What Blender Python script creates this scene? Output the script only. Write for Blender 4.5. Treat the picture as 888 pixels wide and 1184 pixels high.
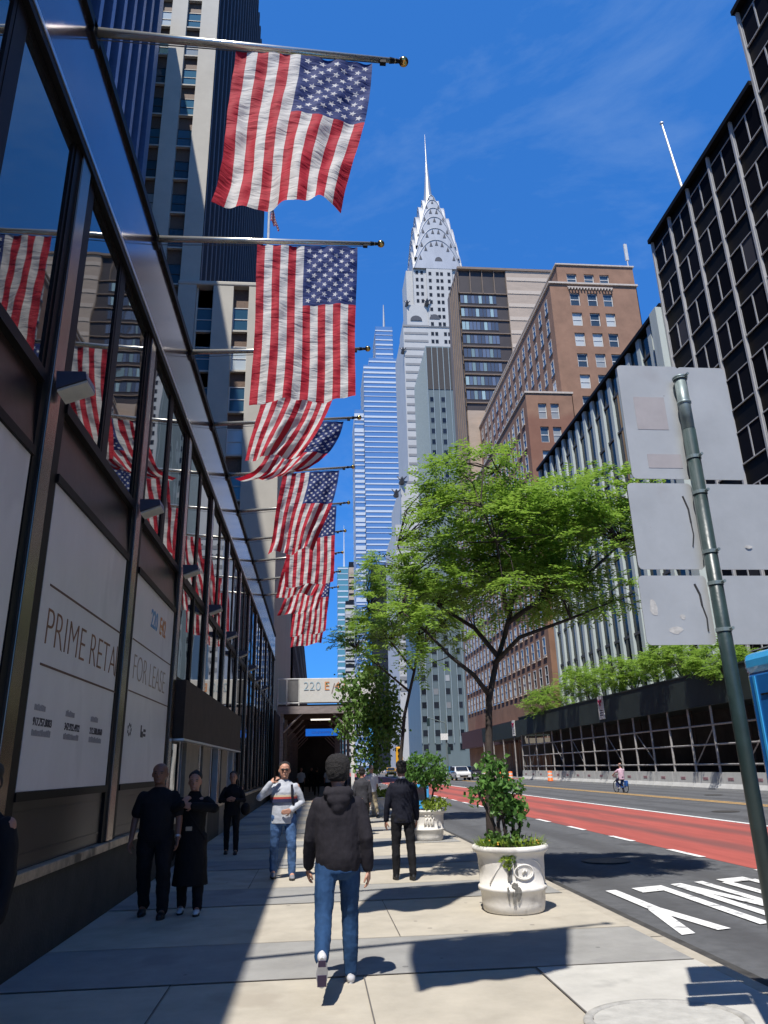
import bpy, bmesh, math, random
from mathutils import Vector, Matrix, Euler
R = math.radians
D = bpy.data
SC = bpy.context.scene
COL = SC.collection
for o in list(D.objects):
    D.objects.remove(o)
rnd = random.Random(7)

# ------------------------------------------------------------------ camera, world, sun, exposure
CAM_H = 1.70
cd = D.cameras.new('camera'); cam = D.objects.new('camera', cd); COL.objects.link(cam)
cd.sensor_fit = 'VERTICAL'; cd.sensor_height = 36.0; cd.lens = 36.0*850/1184
cd.clip_start = 0.05; cd.clip_end = 6000
_p, _y, _r = R(19.1), R(5.5), R(1.4)
fw = Vector((math.sin(_y)*math.cos(_p), math.cos(_y)*math.cos(_p), math.sin(_p)))
rt = Vector((math.cos(_y), -math.sin(_y), 0)); up = rt.cross(fw)
r2 = math.cos(_r)*rt - math.sin(_r)*up; u2 = math.sin(_r)*rt + math.cos(_r)*up
m = Matrix.Identity(4)
for i in range(3):
    m[i][0] = r2[i]; m[i][1] = u2[i]; m[i][2] = -fw[i]
m[2][3] = CAM_H
cam.matrix_world = m
SC.camera = cam

KX, KY = 0.20, 0.49                      # ground shadow of one metre of height
sun_to = Vector((-KX, -KY, 1)).normalized()
elev = math.asin(sun_to.z); azim = math.atan2(sun_to.x, sun_to.y)
w = D.worlds.new("World"); SC.world = w; w.use_nodes = True
nt = w.node_tree; nt.nodes.clear()
out = nt.nodes.new('ShaderNodeOutputWorld'); bg = nt.nodes.new('ShaderNodeBackground')
sky = nt.nodes.new('ShaderNodeTexSky'); sky.sky_type = 'NISHITA'; sky.sun_disc = False
sky.sun_elevation = elev; sky.sun_rotation = azim % (2*math.pi)
sky.air_density = 1.0; sky.dust_density = 0.0; sky.ozone_density = 8.0; sky.altitude = 0
hs = nt.nodes.new('ShaderNodeHueSaturation'); hs.inputs['Saturation'].default_value = 1.0; hs.inputs['Hue'].default_value = 0.5
# faint cirrus streaks
tc = nt.nodes.new('ShaderNodeTexCoord'); mp = nt.nodes.new('ShaderNodeMapping')
mp.inputs['Scale'].default_value = (1.3, 1.3, 3.2); mp.inputs['Rotation'].default_value = (0.2, 0.5, 0.3)
nz = nt.nodes.new('ShaderNodeTexNoise'); nz.inputs['Scale'].default_value = 1.8; nz.inputs['Detail'].default_value = 9; nz.inputs['Roughness'].default_value = 0.62; nz.inputs['Distortion'].default_value = 0.5
cr = nt.nodes.new('ShaderNodeValToRGB'); cr.color_ramp.elements[0].position = 0.50; cr.color_ramp.elements[1].position = 0.85
cr.color_ramp.elements[1].color = (0.30, 0.30, 0.30, 1)
mx = nt.nodes.new('ShaderNodeMixRGB'); mx.inputs[2].default_value = (3.0, 4.0, 5.0, 1)
bg.inputs['Strength'].default_value = 0.15
L = nt.links.new
gm = nt.nodes.new('ShaderNodeGamma'); gm.inputs[1].default_value = 0.5
tn = nt.nodes.new('ShaderNodeMixRGB'); tn.blend_type = 'MULTIPLY'; tn.inputs[0].default_value = 1; tn.inputs[2].default_value = (0.26, 0.93, 2.05, 1)
L(sky.outputs[0], gm.inputs[0]); L(gm.outputs[0], tn.inputs[1]); L(tn.outputs[0], hs.inputs['Color']); L(tc.outputs['Generated'], mp.inputs[0]); L(mp.outputs[0], nz.inputs['Vector'])
L(nz.outputs[0], cr.inputs[0]); L(cr.outputs[0], mx.inputs[0]); L(hs.outputs[0], mx.inputs[1])
L(mx.outputs[0], bg.inputs[0]); L(bg.outputs[0], out.inputs[0])

sd = D.lights.new('sun', 'SUN'); sd.energy = 5.0; sd.angle = R(0.53); sd.color = (1.0, 0.955, 0.89)
so = D.objects.new('sun', sd); COL.objects.link(so)
so.rotation_euler = (-sun_to).to_track_quat('-Z', 'Y').to_euler()
SC.view_settings.view_transform = 'Standard'; SC.view_settings.look = 'None'
SC.view_settings.exposure = 0.32; SC.view_settings.gamma = 1.0
try:
    SC.cycles.max_bounces = 6; SC.cycles.transparent_max_bounces = 12
except Exception: pass

# ------------------------------------------------------------------ materials
MATS = {}
def mat(name, col, rough=0.7, metal=0.0, var=0.12, vscale=3.0, bump=0.0, bscale=40.0, spec=0.5, ior=None,
        stretch=None, coat=0.0, transl=0.0, dark=None, darkscale=1.0, darkamt=0.0, spots=None, bdist=0.02, tracks=None):
    """procedural material: colour varied by two octaves of noise, optional bump and weather patches"""
    if name in MATS: return MATS[name]
    M = D.materials.new(name); M.use_nodes = True; MATS[name] = M
    t = M.node_tree; b = t.nodes['Principled BSDF']; lk = t.links.new
    b.inputs['Roughness'].default_value = rough; b.inputs['Metallic'].default_value = metal
    b.inputs['Specular IOR Level'].default_value = spec
    if ior: b.inputs['IOR'].default_value = ior
    if coat: b.inputs['Coat Weight'].default_value = coat
    tc = t.nodes.new('ShaderNodeTexCoord'); mp = t.nodes.new('ShaderNodeMapping')
    if stretch: mp.inputs['Scale'].default_value = stretch
    lk(tc.outputs['Object'], mp.inputs[0])
    n = t.nodes.new('ShaderNodeTexNoise'); n.inputs['Scale'].default_value = vscale; n.inputs['Detail'].default_value = 6
    n.inputs['Roughness'].default_value = 0.65
    lk(mp.outputs[0], n.inputs['Vector'])
    r = t.nodes.new('ShaderNodeValToRGB')
    lo = [max(0, c*(1-var*1.6)) for c in col[:3]]; hi = [min(1, c*(1+var*1.2)) for c in col[:3]]
    r.color_ramp.elements[0].position = 0.28; r.color_ramp.elements[1].position = 0.72
    r.color_ramp.elements[0].color = (*lo, 1); r.color_ramp.elements[1].color = (*hi, 1)
    lk(n.outputs[0], r.inputs[0]); src = r.outputs[0]
    if dark:
        n3 = t.nodes.new('ShaderNodeTexNoise'); n3.inputs['Scale'].default_value = darkscale; n3.inputs['Detail'].default_value = 5
        lk(mp.outputs[0], n3.inputs['Vector'])
        r3 = t.nodes.new('ShaderNodeValToRGB'); r3.color_ramp.elements[0].position = 0.58; r3.color_ramp.elements[1].position = 0.66
        r3.color_ramp.elements[1].color = (darkamt, darkamt, darkamt, 1)
        lk(n3.outputs[0], r3.inputs[0])
        mm = t.nodes.new('ShaderNodeMixRGB'); mm.inputs[2].default_value = (*dark, 1)
        lk(r3.outputs[0], mm.inputs[0]); lk(src, mm.inputs[1]); src = mm.outputs[0]
    if tracks:                      # worn wheel paths along the road
        x0_, per_, amt_, tcol = tracks
        sx_ = t.nodes.new('ShaderNodeSeparateXYZ'); lk(tc.outputs['Object'], sx_.inputs[0])
        def mth(op, a, c):
            n_ = t.nodes.new('ShaderNodeMath'); n_.operation = op; lk(a, n_.inputs[0])
            if isinstance(c, (int, float)): n_.inputs[1].default_value = c
            elif c is not None: lk(c, n_.inputs[1])
            return n_.outputs[0]
        c_ = mth('COSINE', mth('MULTIPLY', mth('SUBTRACT', sx_.outputs[0], x0_), 2*math.pi/per_), None)
        nn = t.nodes.new('ShaderNodeTexNoise'); nn.inputs['Scale'].default_value = 1.0; nn.inputs['Detail'].default_value = 6
        m6 = t.nodes.new('ShaderNodeMapping'); m6.inputs['Scale'].default_value = (2.5, .22, 1); lk(tc.outputs['Object'], m6.inputs[0]); lk(m6.outputs[0], nn.inputs['Vector'])
        fa = mth('MULTIPLY', mth('MAXIMUM', mth('ADD', c_, .1), 0.0), mth('MULTIPLY', nn.outputs[0], 2*amt_))
        m7 = t.nodes.new('ShaderNodeMixRGB'); m7.use_clamp = True; m7.inputs[2].default_value = (*tcol, 1); lk(fa, m7.inputs[0]); lk(src, m7.inputs[1]); src = m7.outputs[0]
    if spots:                       # trodden gum and drips: sparse round specks from a Voronoi field
        sc_, lim, sdark = spots
        vo = t.nodes.new('ShaderNodeTexVoronoi'); vo.inputs['Scale'].default_value = sc_; lk(mp.outputs[0], vo.inputs['Vector'])
        l1 = t.nodes.new('ShaderNodeMath'); l1.operation = 'LESS_THAN'; l1.inputs[1].default_value = lim; lk(vo.outputs['Distance'], l1.inputs[0])
        sp_ = t.nodes.new('ShaderNodeSeparateColor'); lk(vo.outputs['Color'], sp_.inputs[0])
        l2 = t.nodes.new('ShaderNodeMath'); l2.operation = 'LESS_THAN'; l2.inputs[1].default_value = .45; lk(sp_.outputs[0], l2.inputs[0])
        l3 = t.nodes.new('ShaderNodeMath'); l3.operation = 'MULTIPLY'; lk(l1.outputs[0], l3.inputs[0]); lk(l2.outputs[0], l3.inputs[1])
        l4 = t.nodes.new('ShaderNodeMath'); l4.operation = 'MULTIPLY'; l4.inputs[1].default_value = .6; lk(l3.outputs[0], l4.inputs[0])
        m5 = t.nodes.new('ShaderNodeMixRGB'); m5.inputs[2].default_value = (*sdark, 1); lk(l4.outputs[0], m5.inputs[0]); lk(src, m5.inputs[1]); src = m5.outputs[0]
    lk(src, b.inputs['Base Color'])
    if bump:
        n2 = t.nodes.new('ShaderNodeTexNoise'); n2.inputs['Scale'].default_value = bscale; n2.inputs['Detail'].default_value = 4
        lk(mp.outputs[0], n2.inputs['Vector'])
        bp = t.nodes.new('ShaderNodeBump'); bp.inputs['Strength'].default_value = bump; bp.inputs['Distance'].default_value = bdist
        lk(n2.outputs[0], bp.inputs['Height']); lk(bp.outputs[0], b.inputs['Normal'])
    if transl:
        tr = t.nodes.new('ShaderNodeBsdfTranslucent'); ms = t.nodes.new('ShaderNodeMixShader'); ms.inputs[0].default_value = transl
        lk(src, tr.inputs[0]); lk(b.outputs[0], ms.inputs[1]); lk(tr.outputs[0], ms.inputs[2])
        lk(ms.outputs[0], t.nodes['Material Output'].inputs['Surface'])
    return M

def glass_mat(name, dark, blind=None, blindp=0.3, rough=0.06, ior=1.6, wave=0.012, spec=0.5):
    """opaque dark reflective window glass; some panes show a pale blind, told by the object's random number"""
    M = D.materials.new(name); M.use_nodes = True; MATS[name] = M
    t = M.node_tree; b = t.nodes['Principled BSDF']; lk = t.links.new
    b.inputs['Roughness'].default_value = rough; b.inputs['IOR'].default_value = ior; b.inputs['Specular IOR Level'].default_value = spec
    oi = t.nodes.new('ShaderNodeObjectInfo')
    r = t.nodes.new('ShaderNodeValToRGB'); r.color_ramp.interpolation = 'CONSTANT'
    e = r.color_ramp.elements; e[0].color = (*dark, 1); e[1].position = 0.45; e[1].color = (*[c*1.7 for c in dark], 1)
    if blind:
        k = e.new(1-blindp); k.color = (*blind, 1)
        k = e.new(1-blindp*0.45); k.color = (*[c*0.6 for c in blind], 1)
    lk(oi.outputs['Random'], r.inputs[0]); lk(r.outputs[0], b.inputs['Base Color'])
    if wave:
        tc = t.nodes.new('ShaderNodeTexCoord')
        n2 = t.nodes.new('ShaderNodeTexNoise'); n2.inputs['Scale'].default_value = 0.9; n2.inputs['Detail'].default_value = 1
        lk(tc.outputs['Object'], n2.inputs['Vector'])
        bp = t.nodes.new('ShaderNodeBump'); bp.inputs['Strength'].default_value = 1.0; bp.inputs['Distance'].default_value = wave
        lk(n2.outputs[0], bp.inputs['Height']); lk(bp.outputs[0], b.inputs['Normal'])
    return M

# ------------------------------------------------------------------ mesh builder
class MB:
    def __init__(s): s.v = []; s.f = []; s.mi = []; s.m = 0; s.uv = None
    def add(s, vs, fs, M=None):
        k = len(s.v)
        s.v += [tuple(M @ Vector(p)) if M is not None else tuple(p) for p in vs]
        for f in fs: s.f.append(tuple(i+k for i in f)); s.mi.append(s.m)
        return s
    def box(s, x0, y0, z0, x1, y1, z1, M=None):
        vs = [(x0,y0,z0),(x1,y0,z0),(x1,y1,z0),(x0,y1,z0),(x0,y0,z1),(x1,y0,z1),(x1,y1,z1),(x0,y1,z1)]
        return s.add(vs, [(0,3,2,1),(4,5,6,7),(0,1,5,4),(1,2,6,5),(2,3,7,6),(3,0,4,7)], M)
    def cbox(s, c, d, M=None):
        return s.box(c[0]-d[0]/2, c[1]-d[1]/2, c[2]-d[2]/2, c[0]+d[0]/2, c[1]+d[1]/2, c[2]+d[2]/2, M)
    def quad(s, a, b, c, d): return s.add([a,b,c,d], [(0,1,2,3)])
    def tube(s, pts, rad, n=8, caps=True):
        pts = [Vector(p) for p in pts]; rr = rad if isinstance(rad, (list, tuple)) else [rad]*len(pts)
        vs = []; fs = []; prev = None
        for i, p in enumerate(pts):
            d = (pts[min(i+1, len(pts)-1)] - pts[max(i-1, 0)]).normalized()
            if prev is None:
                a = d.orthogonal().normalized()
            else:
                a = (prev - d*prev.dot(d))
                a = a.normalized() if a.length > 1e-6 else d.orthogonal().normalized()
            prev = a; b = d.cross(a)
            for k in range(n):
                t = 2*math.pi*k/n
                vs.append(p + (a*math.cos(t)+b*math.sin(t))*rr[i])
        for i in range(len(pts)-1):
            for k in range(n):
                q = (k+1) % n
                fs.append((i*n+k, i*n+q, (i+1)*n+q, (i+1)*n+k))
        if caps:
            fs.append(tuple(range(n-1, -1, -1))); fs.append(tuple((len(pts)-1)*n+k for k in range(n)))
        return s.add(vs, fs)
    def lathe(s, prof, c=(0,0,0), n=32, M=None):
        vs = []; fs = []
        for r, z in prof:
            for k in range(n):
                t = 2*math.pi*k/n; vs.append((c[0]+r*math.cos(t), c[1]+r*math.sin(t), c[2]+z))
        for i in range(len(prof)-1):
            for k in range(n):
                q = (k+1) % n; fs.append((i*n+k, i*n+q, (i+1)*n+q, (i+1)*n+k))
        return s.add(vs, fs, M)
    def loft(s, rings, M=None):
        """rings: (cx,cy,cz,rx,ry) ellipses in the xy plane, closed at both ends"""
        n = 20; vs = []; fs = []
        for cx, cy, cz, rx, ry in rings:
            for k in range(n):
                t = 2*math.pi*k/n; vs.append((cx+rx*math.cos(t), cy+ry*math.sin(t), cz))
        for i in range(len(rings)-1):
            for k in range(n):
                q = (k+1) % n; fs.append((i*n+k, i*n+q, (i+1)*n+q, (i+1)*n+k))
        fs.append(tuple(range(n-1, -1, -1))); fs.append(tuple((len(rings)-1)*n+k for k in range(n)))
        return s.add(vs, fs, M)
    def ball(s, c, r, nu=14, nv=9, M=None):
        rx, ry, rz = r if isinstance(r, (tuple, list)) else (r, r, r)
        vs = [(c[0], c[1], c[2]-rz)]; fs = []
        for j in range(1, nv):
            ph = -math.pi/2 + math.pi*j/nv
            for k in range(nu):
                t = 2*math.pi*k/nu
                vs.append((c[0]+rx*math.cos(ph)*math.cos(t), c[1]+ry*math.cos(ph)*math.sin(t), c[2]+rz*math.sin(ph)))
        vs.append((c[0], c[1], c[2]+rz)); top = len(vs)-1
        for k in range(nu): fs.append((0, 1+(k+1) % nu, 1+k))
        for j in range(nv-2):
            for k in range(nu):
                q = (k+1) % nu; a = 1+j*nu
                fs.append((a+k, a+q, a+nu+q, a+nu+k))
        a = 1+(nv-2)*nu
        for k in range(nu): fs.append((a+k, a+(k+1) % nu, top))
        return s.add(vs, fs, M)
    def merge(s, o, M=None, mm=None):
        k = len(s.v); s.v += [tuple(M @ Vector(p)) for p in o.v] if M is not None else list(o.v)
        for f, i in zip(o.f, o.mi): s.f.append(tuple(a+k for a in f)); s.mi.append(mm[i] if mm else i)
        return s
    def mesh(s, name, mats, smooth=False, off=None):
        me = D.meshes.new(name)
        vs = s.v if off is None else [(a-off[0], b-off[1], c-off[2]) for a, b, c in s.v]
        me.from_pydata(vs, [], s.f)
        for q in (mats if isinstance(mats, (list, tuple)) else [mats]): me.materials.append(q)
        if any(s.mi): me.polygons.foreach_set('material_index', s.mi)
        if smooth: me.polygons.foreach_set('use_smooth', [True]*len(s.f))
        me.update(); return me
    def build(s, name, mats, parent=None, smooth=False, world=True, bevel=0.0, loc=None, fixn=False):
        """world=True: vertices are world coordinates and are re-based on the parent's position"""
        off = None
        if parent is not None and world: off = wloc(parent)
        me = s.mesh(name, mats, smooth, off)
        if fixn:
            bm = bmesh.new(); bm.from_mesh(me); bmesh.ops.recalc_face_normals(bm, faces=bm.faces); bm.to_mesh(me); bm.free()
        o = D.objects.new(name, me); COL.objects.link(o)
        if parent is not None: o.parent = parent
        if loc is not None: o.location = loc
        if bevel:
            b = o.modifiers.new('bevel', 'BEVEL'); b.width = bevel; b.segments = 2; b.limit_method = 'ANGLE'
        return o
def wloc(o):
    l = Vector(o.location)
    while o.parent is not None:
        o = o.parent; l += Vector(o.location)
    return tuple(l)
def tag(o, label=None, cat=None, group=None, kind=None):
    if label: o['label'] = label
    if cat: o['category'] = cat
    if group: o['group'] = group
    if kind: o['kind'] = kind
    return o
def thing(name, loc, label, cat, group=None, rot=0.0):
    o = D.objects.new(name, None); COL.objects.link(o); o.location = loc; o.rotation_euler = (0, 0, rot)
    o.empty_display_size = 0.2
    return tag(o, label, cat, group)
def dup(root, loc=None, rot=None, label=None, group=None, scale=None):
    def cp(o, par):
        c = o.copy(); COL.objects.link(c)
        if par is not None: c.parent = par
        for ch in kids.get(o.name, []): cp(ch, c)
        return c
    kids = {}
    def walk(o):
        for ch in o.children:
            kids.setdefault(o.name, []).append(ch); walk(ch)
    walk(root)
    c = cp(root, None)
    if loc is not None: c.location = loc
    if rot is not None: c.rotation_euler = (0, 0, rot) if not isinstance(rot, tuple) else rot
    if scale is not None: c.scale = (scale,)*3 if not isinstance(scale, tuple) else scale
    if label: c['label'] = label
    if group: c['group'] = group
    return c
def frame(P0, U, N):
    """matrix taking (u, outward, up) to world at P0"""
    U = Vector(U); N = Vector(N); M = Matrix.Identity(4)
    for i in range(3):
        M[i][0] = U[i]; M[i][1] = N[i]; M[i][2] = (0, 0, 1)[i]; M[i][3] = P0[i]
    return M
def relief(mb, F, us, vs, cell):
    """a wall as a height field of rectangular cells; cell(i,j) -> (depth out, material index)"""
    nu, nv = len(us)-1, len(vs)-1
    C = [[cell(i, j) for j in range(nv)] for i in range(nu)]
    for i in range(nu):
        for j in range(nv):
            d, mi = C[i][j]; mb.m = mi; a, b, c, e = us[i], us[i+1], vs[j], vs[j+1]
            mb.add([(a,d,c),(b,d,c),(b,d,e),(a,d,e)], [(0,1,2,3)], F)
            if i+1 < nu:
                d2, m2 = C[i+1][j]
                if abs(d2-d) > 1e-5:
                    mb.m = mi if d > d2 else m2
                    mb.add([(b,d,c),(b,d2,c),(b,d2,e),(b,d,e)], [(0,1,2,3)], F)
            if j+1 < nv:
                d2, m2 = C[i][j+1]
                if abs(d2-d) > 1e-5:
                    mb.m = mi if d > d2 else m2
                    mb.add([(a,d,e),(b,d,e),(b,d2,e),(a,d2,e)], [(0,1,2,3)], F)
    mb.m = 0
_iv = cam.matrix_world.inverted()
def inview(p):
    q = _iv @ Vector(p)
    if q.z > -0.1: return 0.0
    x, y = -q.x/q.z*850, -q.y/q.z*850
    return 1.0 if abs(x) < 460 and abs(y) < 610 else 0.05
def windows(parent, name, specs, frame_mb, fmats, pane_mb, pmat, limit=100, subname='pane'):
    """specs: list of (F, u, v, w, h); unit meshes (w=h=1, centred) scaled to each opening"""
    P = Vector(wloc(parent)); items = []
    for F, u, v, w_, h_ in specs:
        c = F @ Vector((u, 0, v)); s = inview(c)*w_*h_/max(1.0, (c-cam.location).length)**2
        rr = F.to_3x3().to_4x4()
        items.append((s, Matrix.Translation(c) @ rr @ Matrix.Diagonal((w_, 1, h_, 1))))
    items.sort(key=lambda t: -t[0])
    fm = frame_mb.mesh(name, fmats); pm = pane_mb.mesh(subname, [pmat])
    for s, M in items[:limit]:
        o = D.objects.new(name, fm); COL.objects.link(o); o.parent = parent
        o.matrix_basis = Matrix.Translation(-P) @ M
        p = D.objects.new(subname, pm); COL.objects.link(p); p.parent = o
    if len(items) > limit:
        mb = MB()
        for s, M in items[limit:]:
            mb.merge(frame_mb, M); mb.merge(pane_mb, M, mm={0: 1, 1: 1})
        if not any(frame_mb.mi): pass
        o = mb.build(name, [fmats[0] if isinstance(fmats, (list, tuple)) else fmats, pmat], parent); o['kind'] = 'stuff'
# unit windows in the u-n-v frame (u, out, up), opening 1 x 1
def win_frame(bw, bh, depth=0.06, sash=True, mull=0, out=0.0):
    m_ = MB()
    m_.box(-.5, out-depth, -.5, -.5+bw, out+.0, .5); m_.box(.5-bw, out-depth, -.5, .5, out+.0, .5)
    m_.box(-.5+bw, out-depth, -.5, .5-bw, out-.002, -.5+bh); m_.box(-.5+bw, out-depth, .5-bh, .5-bw, out-.002, .5)
    if sash: m_.box(-.5+bw, out-depth, -.5*bh, .5-bw, out-.004, .5*bh)
    for k in range(mull):
        u = -.5 + (k+1)/(mull+1); m_.box(u-bw*.4, out-depth, -.5+bh, u+bw*.4, out-.006, .5-bh)
    return m_
def win_pane(bw=.02, depth=0.05, out=0.0):
    m_ = MB(); m_.add([(-.5+bw, out-depth, -.5+bw), (.5-bw, out-depth, -.5+bw), (.5-bw, out-depth, .5-bw), (-.5+bw, out-depth, .5-bw)], [(0,1,2,3)]); return m_
FONT = None
def text_obj(s, name, size, M, mat_, parent=None, depth=0.002, sx=1.0, align='LEFT', off=0.0):
    cu = D.curves.new(name, 'FONT'); cu.body = s; cu.size = size; cu.extrude = depth; cu.align_x = align; cu.offset = off
    o = D.objects.new(name, cu); COL.objects.link(o)
    dg = bpy.context.evaluated_depsgraph_get(); me = D.meshes.new_from_object(o.evaluated_get(dg))
    D.objects.remove(o); me.materials.clear(); me.materials.append(mat_)
    me.transform(Matrix.Diagonal((sx, 1, 1, 1))); me.transform(M)
    if parent is not None: me.transform(Matrix.Translation(-Vector(wloc(parent))))
    o = D.objects.new(name, me); COL.objects.link(o)
    if parent is not None: o.parent = parent
    return o
# ================================================================== SETTING: ground, road, pavements
m_asph = mat('asphalt', (0.105, 0.108, 0.112), 0.85, var=0.16, vscale=6, bump=0.5, bscale=220, dark=(0.05, 0.05, 0.052), darkscale=0.7, darkamt=0.6, spots=(1.1, .035, (.03, .03, .03)), tracks=(4.6, 1.85, .55, (.06, .06, .062)))
m_red = mat('red_bus_lane', (0.37, 0.082, 0.064), 0.85, var=0.14, vscale=3, bump=0.4, bscale=200, dark=(0.19, 0.06, 0.055), darkscale=1.1, darkamt=0.65, stretch=(1, .12, 1), tracks=(9.1, 1.9, .75, (.17, .065, .058)))
m_white = mat('road_white', (0.74, 0.74, 0.72), 0.7, var=0.10, vscale=9, dark=(0.22, 0.22, 0.22), darkscale=7, darkamt=0.75)
m_yel = mat('road_yellow', (0.62, 0.36, 0.09), 0.7, var=0.12, vscale=9, dark=(0.3, 0.2, 0.1), darkscale=5, darkamt=0.5)
m_beige = mat('pavement_beige', (0.43, 0.39, 0.315), 0.9, var=0.10, vscale=2.2, bump=0.35, bscale=160, dark=(0.33, 0.29, 0.23), darkscale=1.0, darkamt=0.6, spots=(2.6, .075, (.15, .135, .12)))
m_grey = mat('pavement_grey', (0.285, 0.28, 0.262), 0.9, var=0.10, vscale=2.5, bump=0.35, bscale=160, dark=(0.21, 0.205, 0.2), darkscale=1.0, darkamt=0.7, spots=(2.6, .075, (.09, .09, .09)))
m_new = mat('pavement_new', (0.47, 0.455, 0.41), 0.9, var=0.08, vscale=3.0, bump=0.3, bscale=150, dark=(0.34, 0.33, 0.30), darkscale=1.6, darkamt=0.7, spots=(3.5, .05, (.2, .19, .17)))
m_joint = mat('pavement_joint', (0.12, 0.11, 0.10), 0.95)
m_kerb = mat('kerb_stone', (0.40, 0.36, 0.29), 0.85, var=0.12, vscale=5, bump=0.3, bscale=80)
m_soil = mat('soil', (0.05, 0.035, 0.025), 0.95, bump=0.6, bscale=60)

def struct(mb, name, mats, **k):
    o = mb.build(name, mats, **k); o['kind'] = 'structure'; return o
KZ = 0.13
GX = 3.40          # kerb line
g = MB(); g.box(-600, -200, -1.6, 900, 3000, -KZ-0.02); struct(g, 'ground', m_grey)
g = MB(); g.box(GX+.15, -60, -KZ-.3, 25.6, 700, -KZ); struct(g, 'road', m_asph)
zr = -KZ+0.004
RX = 1.0
def strip(name, x0, x1, y0, y1, z, m_): 
    q = MB(); q.quad((x0,y0,z),(x1,y0,z),(x1,y1,z),(x0,y1,z)); return struct(q, name, m_)
# the road is one kerb lower than the pavement, so lines keep their bearing from the eye
def rx(x): return x*(CAM_H+KZ)/CAM_H
strip('red_bus_lane', rx(7.08), rx(11.65), -30, 600, zr, m_red)
strip('red_bus_lane', rx(23.25), rx(24.7), -30, 600, zr, m_red)
strip('lane_line', rx(11.68), rx(11.86), -30, 600, zr+.004, m_white)
strip('centre_line', rx(16.45), rx(16.62), -30, 600, zr, m_yel)
strip('centre_line', rx(16.85), rx(17.02), -30, 600, zr, m_yel)
strip('lane_line', rx(22.95), rx(23.13), -30, 600, zr+.008, m_white)
q = MB()
y = 5.2
while y < 140:
    q.quad((rx(6.98), y, zr+.008), (rx(7.12), y, zr+.008), (rx(7.12), y+1.45, zr+.008), (rx(6.98), y+1.45, zr+.008)); y += 3.35
struct(q, 'dashed_lane_line', m_white)
# ONLY, painted to be read by drivers coming towards us: letter cells, x grows to the reader's left
q = MB(); k = (CAM_H+KZ)/CAM_H
def PX(x, y): return (x*k, (y+0.30*(x-3.9))*k, zr+.006)
def band(p, a, b):
    (x0, y0), (x1, y1) = a, b
    q.quad(PX(x0-p, y0), PX(x0+p, y0), PX(x1+p, y1), PX(x1-p, y1))
def hbar(x0, x1, y0, y1): q.quad(PX(x0, y0), PX(x1, y0), PX(x1, y1), PX(x0, y1))
Y0, Y1 = 8.25, 10.95
band(.085, (3.82, Y0), (4.07, 9.55)); zr += .002; band(.085, (4.28, Y0), (4.09, 9.55)); zr += .002; band(.085, (4.08, 9.45), (4.08, Y1))
hbar(4.42, 4.92, Y1-.38, Y1); hbar(4.76, 4.92, Y0, Y1-.38)
hbar(5.08, 5.23, Y0, Y1); hbar(5.50, 5.65, Y0, Y1); zr += .002; band(.08, (5.18, Y1), (5.56, Y0))
hbar(5.84, 6.00, Y0+.25, Y1-.25); hbar(6.30, 6.46, Y0+.25, Y1-.25); zr += .002; hbar(5.90, 6.40, Y0, Y0+.32); hbar(5.90, 6.40, Y1-.32, Y1)
struct(q, 'painted_only_marking', m_white)
g2 = MB(); g2.quad((GX+.17, -30, zr-.001), (GX+.50, -30, zr-.001), (GX+.50, 240, zr-.001), (GX+.17, 240, zr-.001)); struct(g2, 'gutter', mat('gutter_dirt', (.055, .053, .05), .9, var=.35, vscale=5, bump=.4, bscale=90))
g2 = MB()
for kk in range(-4, 40): g2.quad((GX+.001, 2.1+3.05*kk, .0065), (GX+.158, 2.1+3.05*kk, .0065), (GX+.158, 2.115+3.05*kk, .0065), (GX+.001, 2.115+3.05*kk, .0065))
struct(g2, 'kerb_joints', m_joint)
# near pavement: slab, alternating bands, joints, kerb
q = MB(); q.box(-14, -30, -.4, GX, 240, 0); struct(q, 'pavement', m_beige)
q = MB(); jt = MB()
for i in range(-6, 40):
    y0 = 7.28+3.75*i
    q.quad((-2.72, y0, .004), (GX-.001, y0, .004), (GX-.001, y0+1.45, .004), (-2.72, y0+1.45, .004))
    jt.quad((-2.72, y0-.012, .008), (GX, y0-.012, .008), (GX, y0+.008, .008), (-2.72, y0+.008, .008))
    jt.quad((-2.72, y0+1.44, .008), (GX, y0+1.44, .008), (GX, y0+1.452, .008), (-2.72, y0+1.452, .008))
struct(q, 'pavement_bands', m_grey)
for a, b, y0, y1 in ((.42, .432, -6, 7.27), (1.93, 1.945, -6, 7.27), (-1.2, -1.19, -6, 7.27), (.9, .908, 8.75, 11.02), (-1.0, -.992, 12.5, 14.75)):
    jt.quad((a+.0, y0, .0125), (b, y0, .0125), (b, y1, .0125), (a, y1, .0125))
struct(jt, 'pavement_joints', m_joint)
q = MB(); q.quad((1.945, 3.6, .006), (GX-.002, 3.6, .006), (GX-.002, 7.26, .006), (1.945, 7.26, .006)); struct(q, 'new_paving_slab', m_new)
q = MB(); q.box(GX, -30, -KZ-.2, GX+.16, 240, .002); struct(q, 'kerb', m_kerb, bevel=.02)
q = MB(); q.box(25.6, -60, -.5, 30.6, 240, 0); struct(q, 'far_pavement', m_grey)
cov = thing('utility_cover', (2.42, 5.72, .009), 'round flush utility cover set in the pale new slab at the bottom right', 'cover')
q = MB(); q.lathe([(0, .004), (.40, .004), (.405, 0)], n=48); q.build('lid', mat('cover_lid', (0.42, 0.41, 0.375), 0.85, var=.14, vscale=8, bump=.3, bscale=60), cov, world=False)
q = MB(); q.lathe([(.405, .0), (.41, .012), (.45, .012), (.46, 0)], n=48); q.build('ring', mat('cover_ring', (0.36, 0.35, 0.32), 0.8, var=.2, vscale=12), cov, world=False, smooth=True)
cov.scale = (1.25, 1.0, 1)

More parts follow.
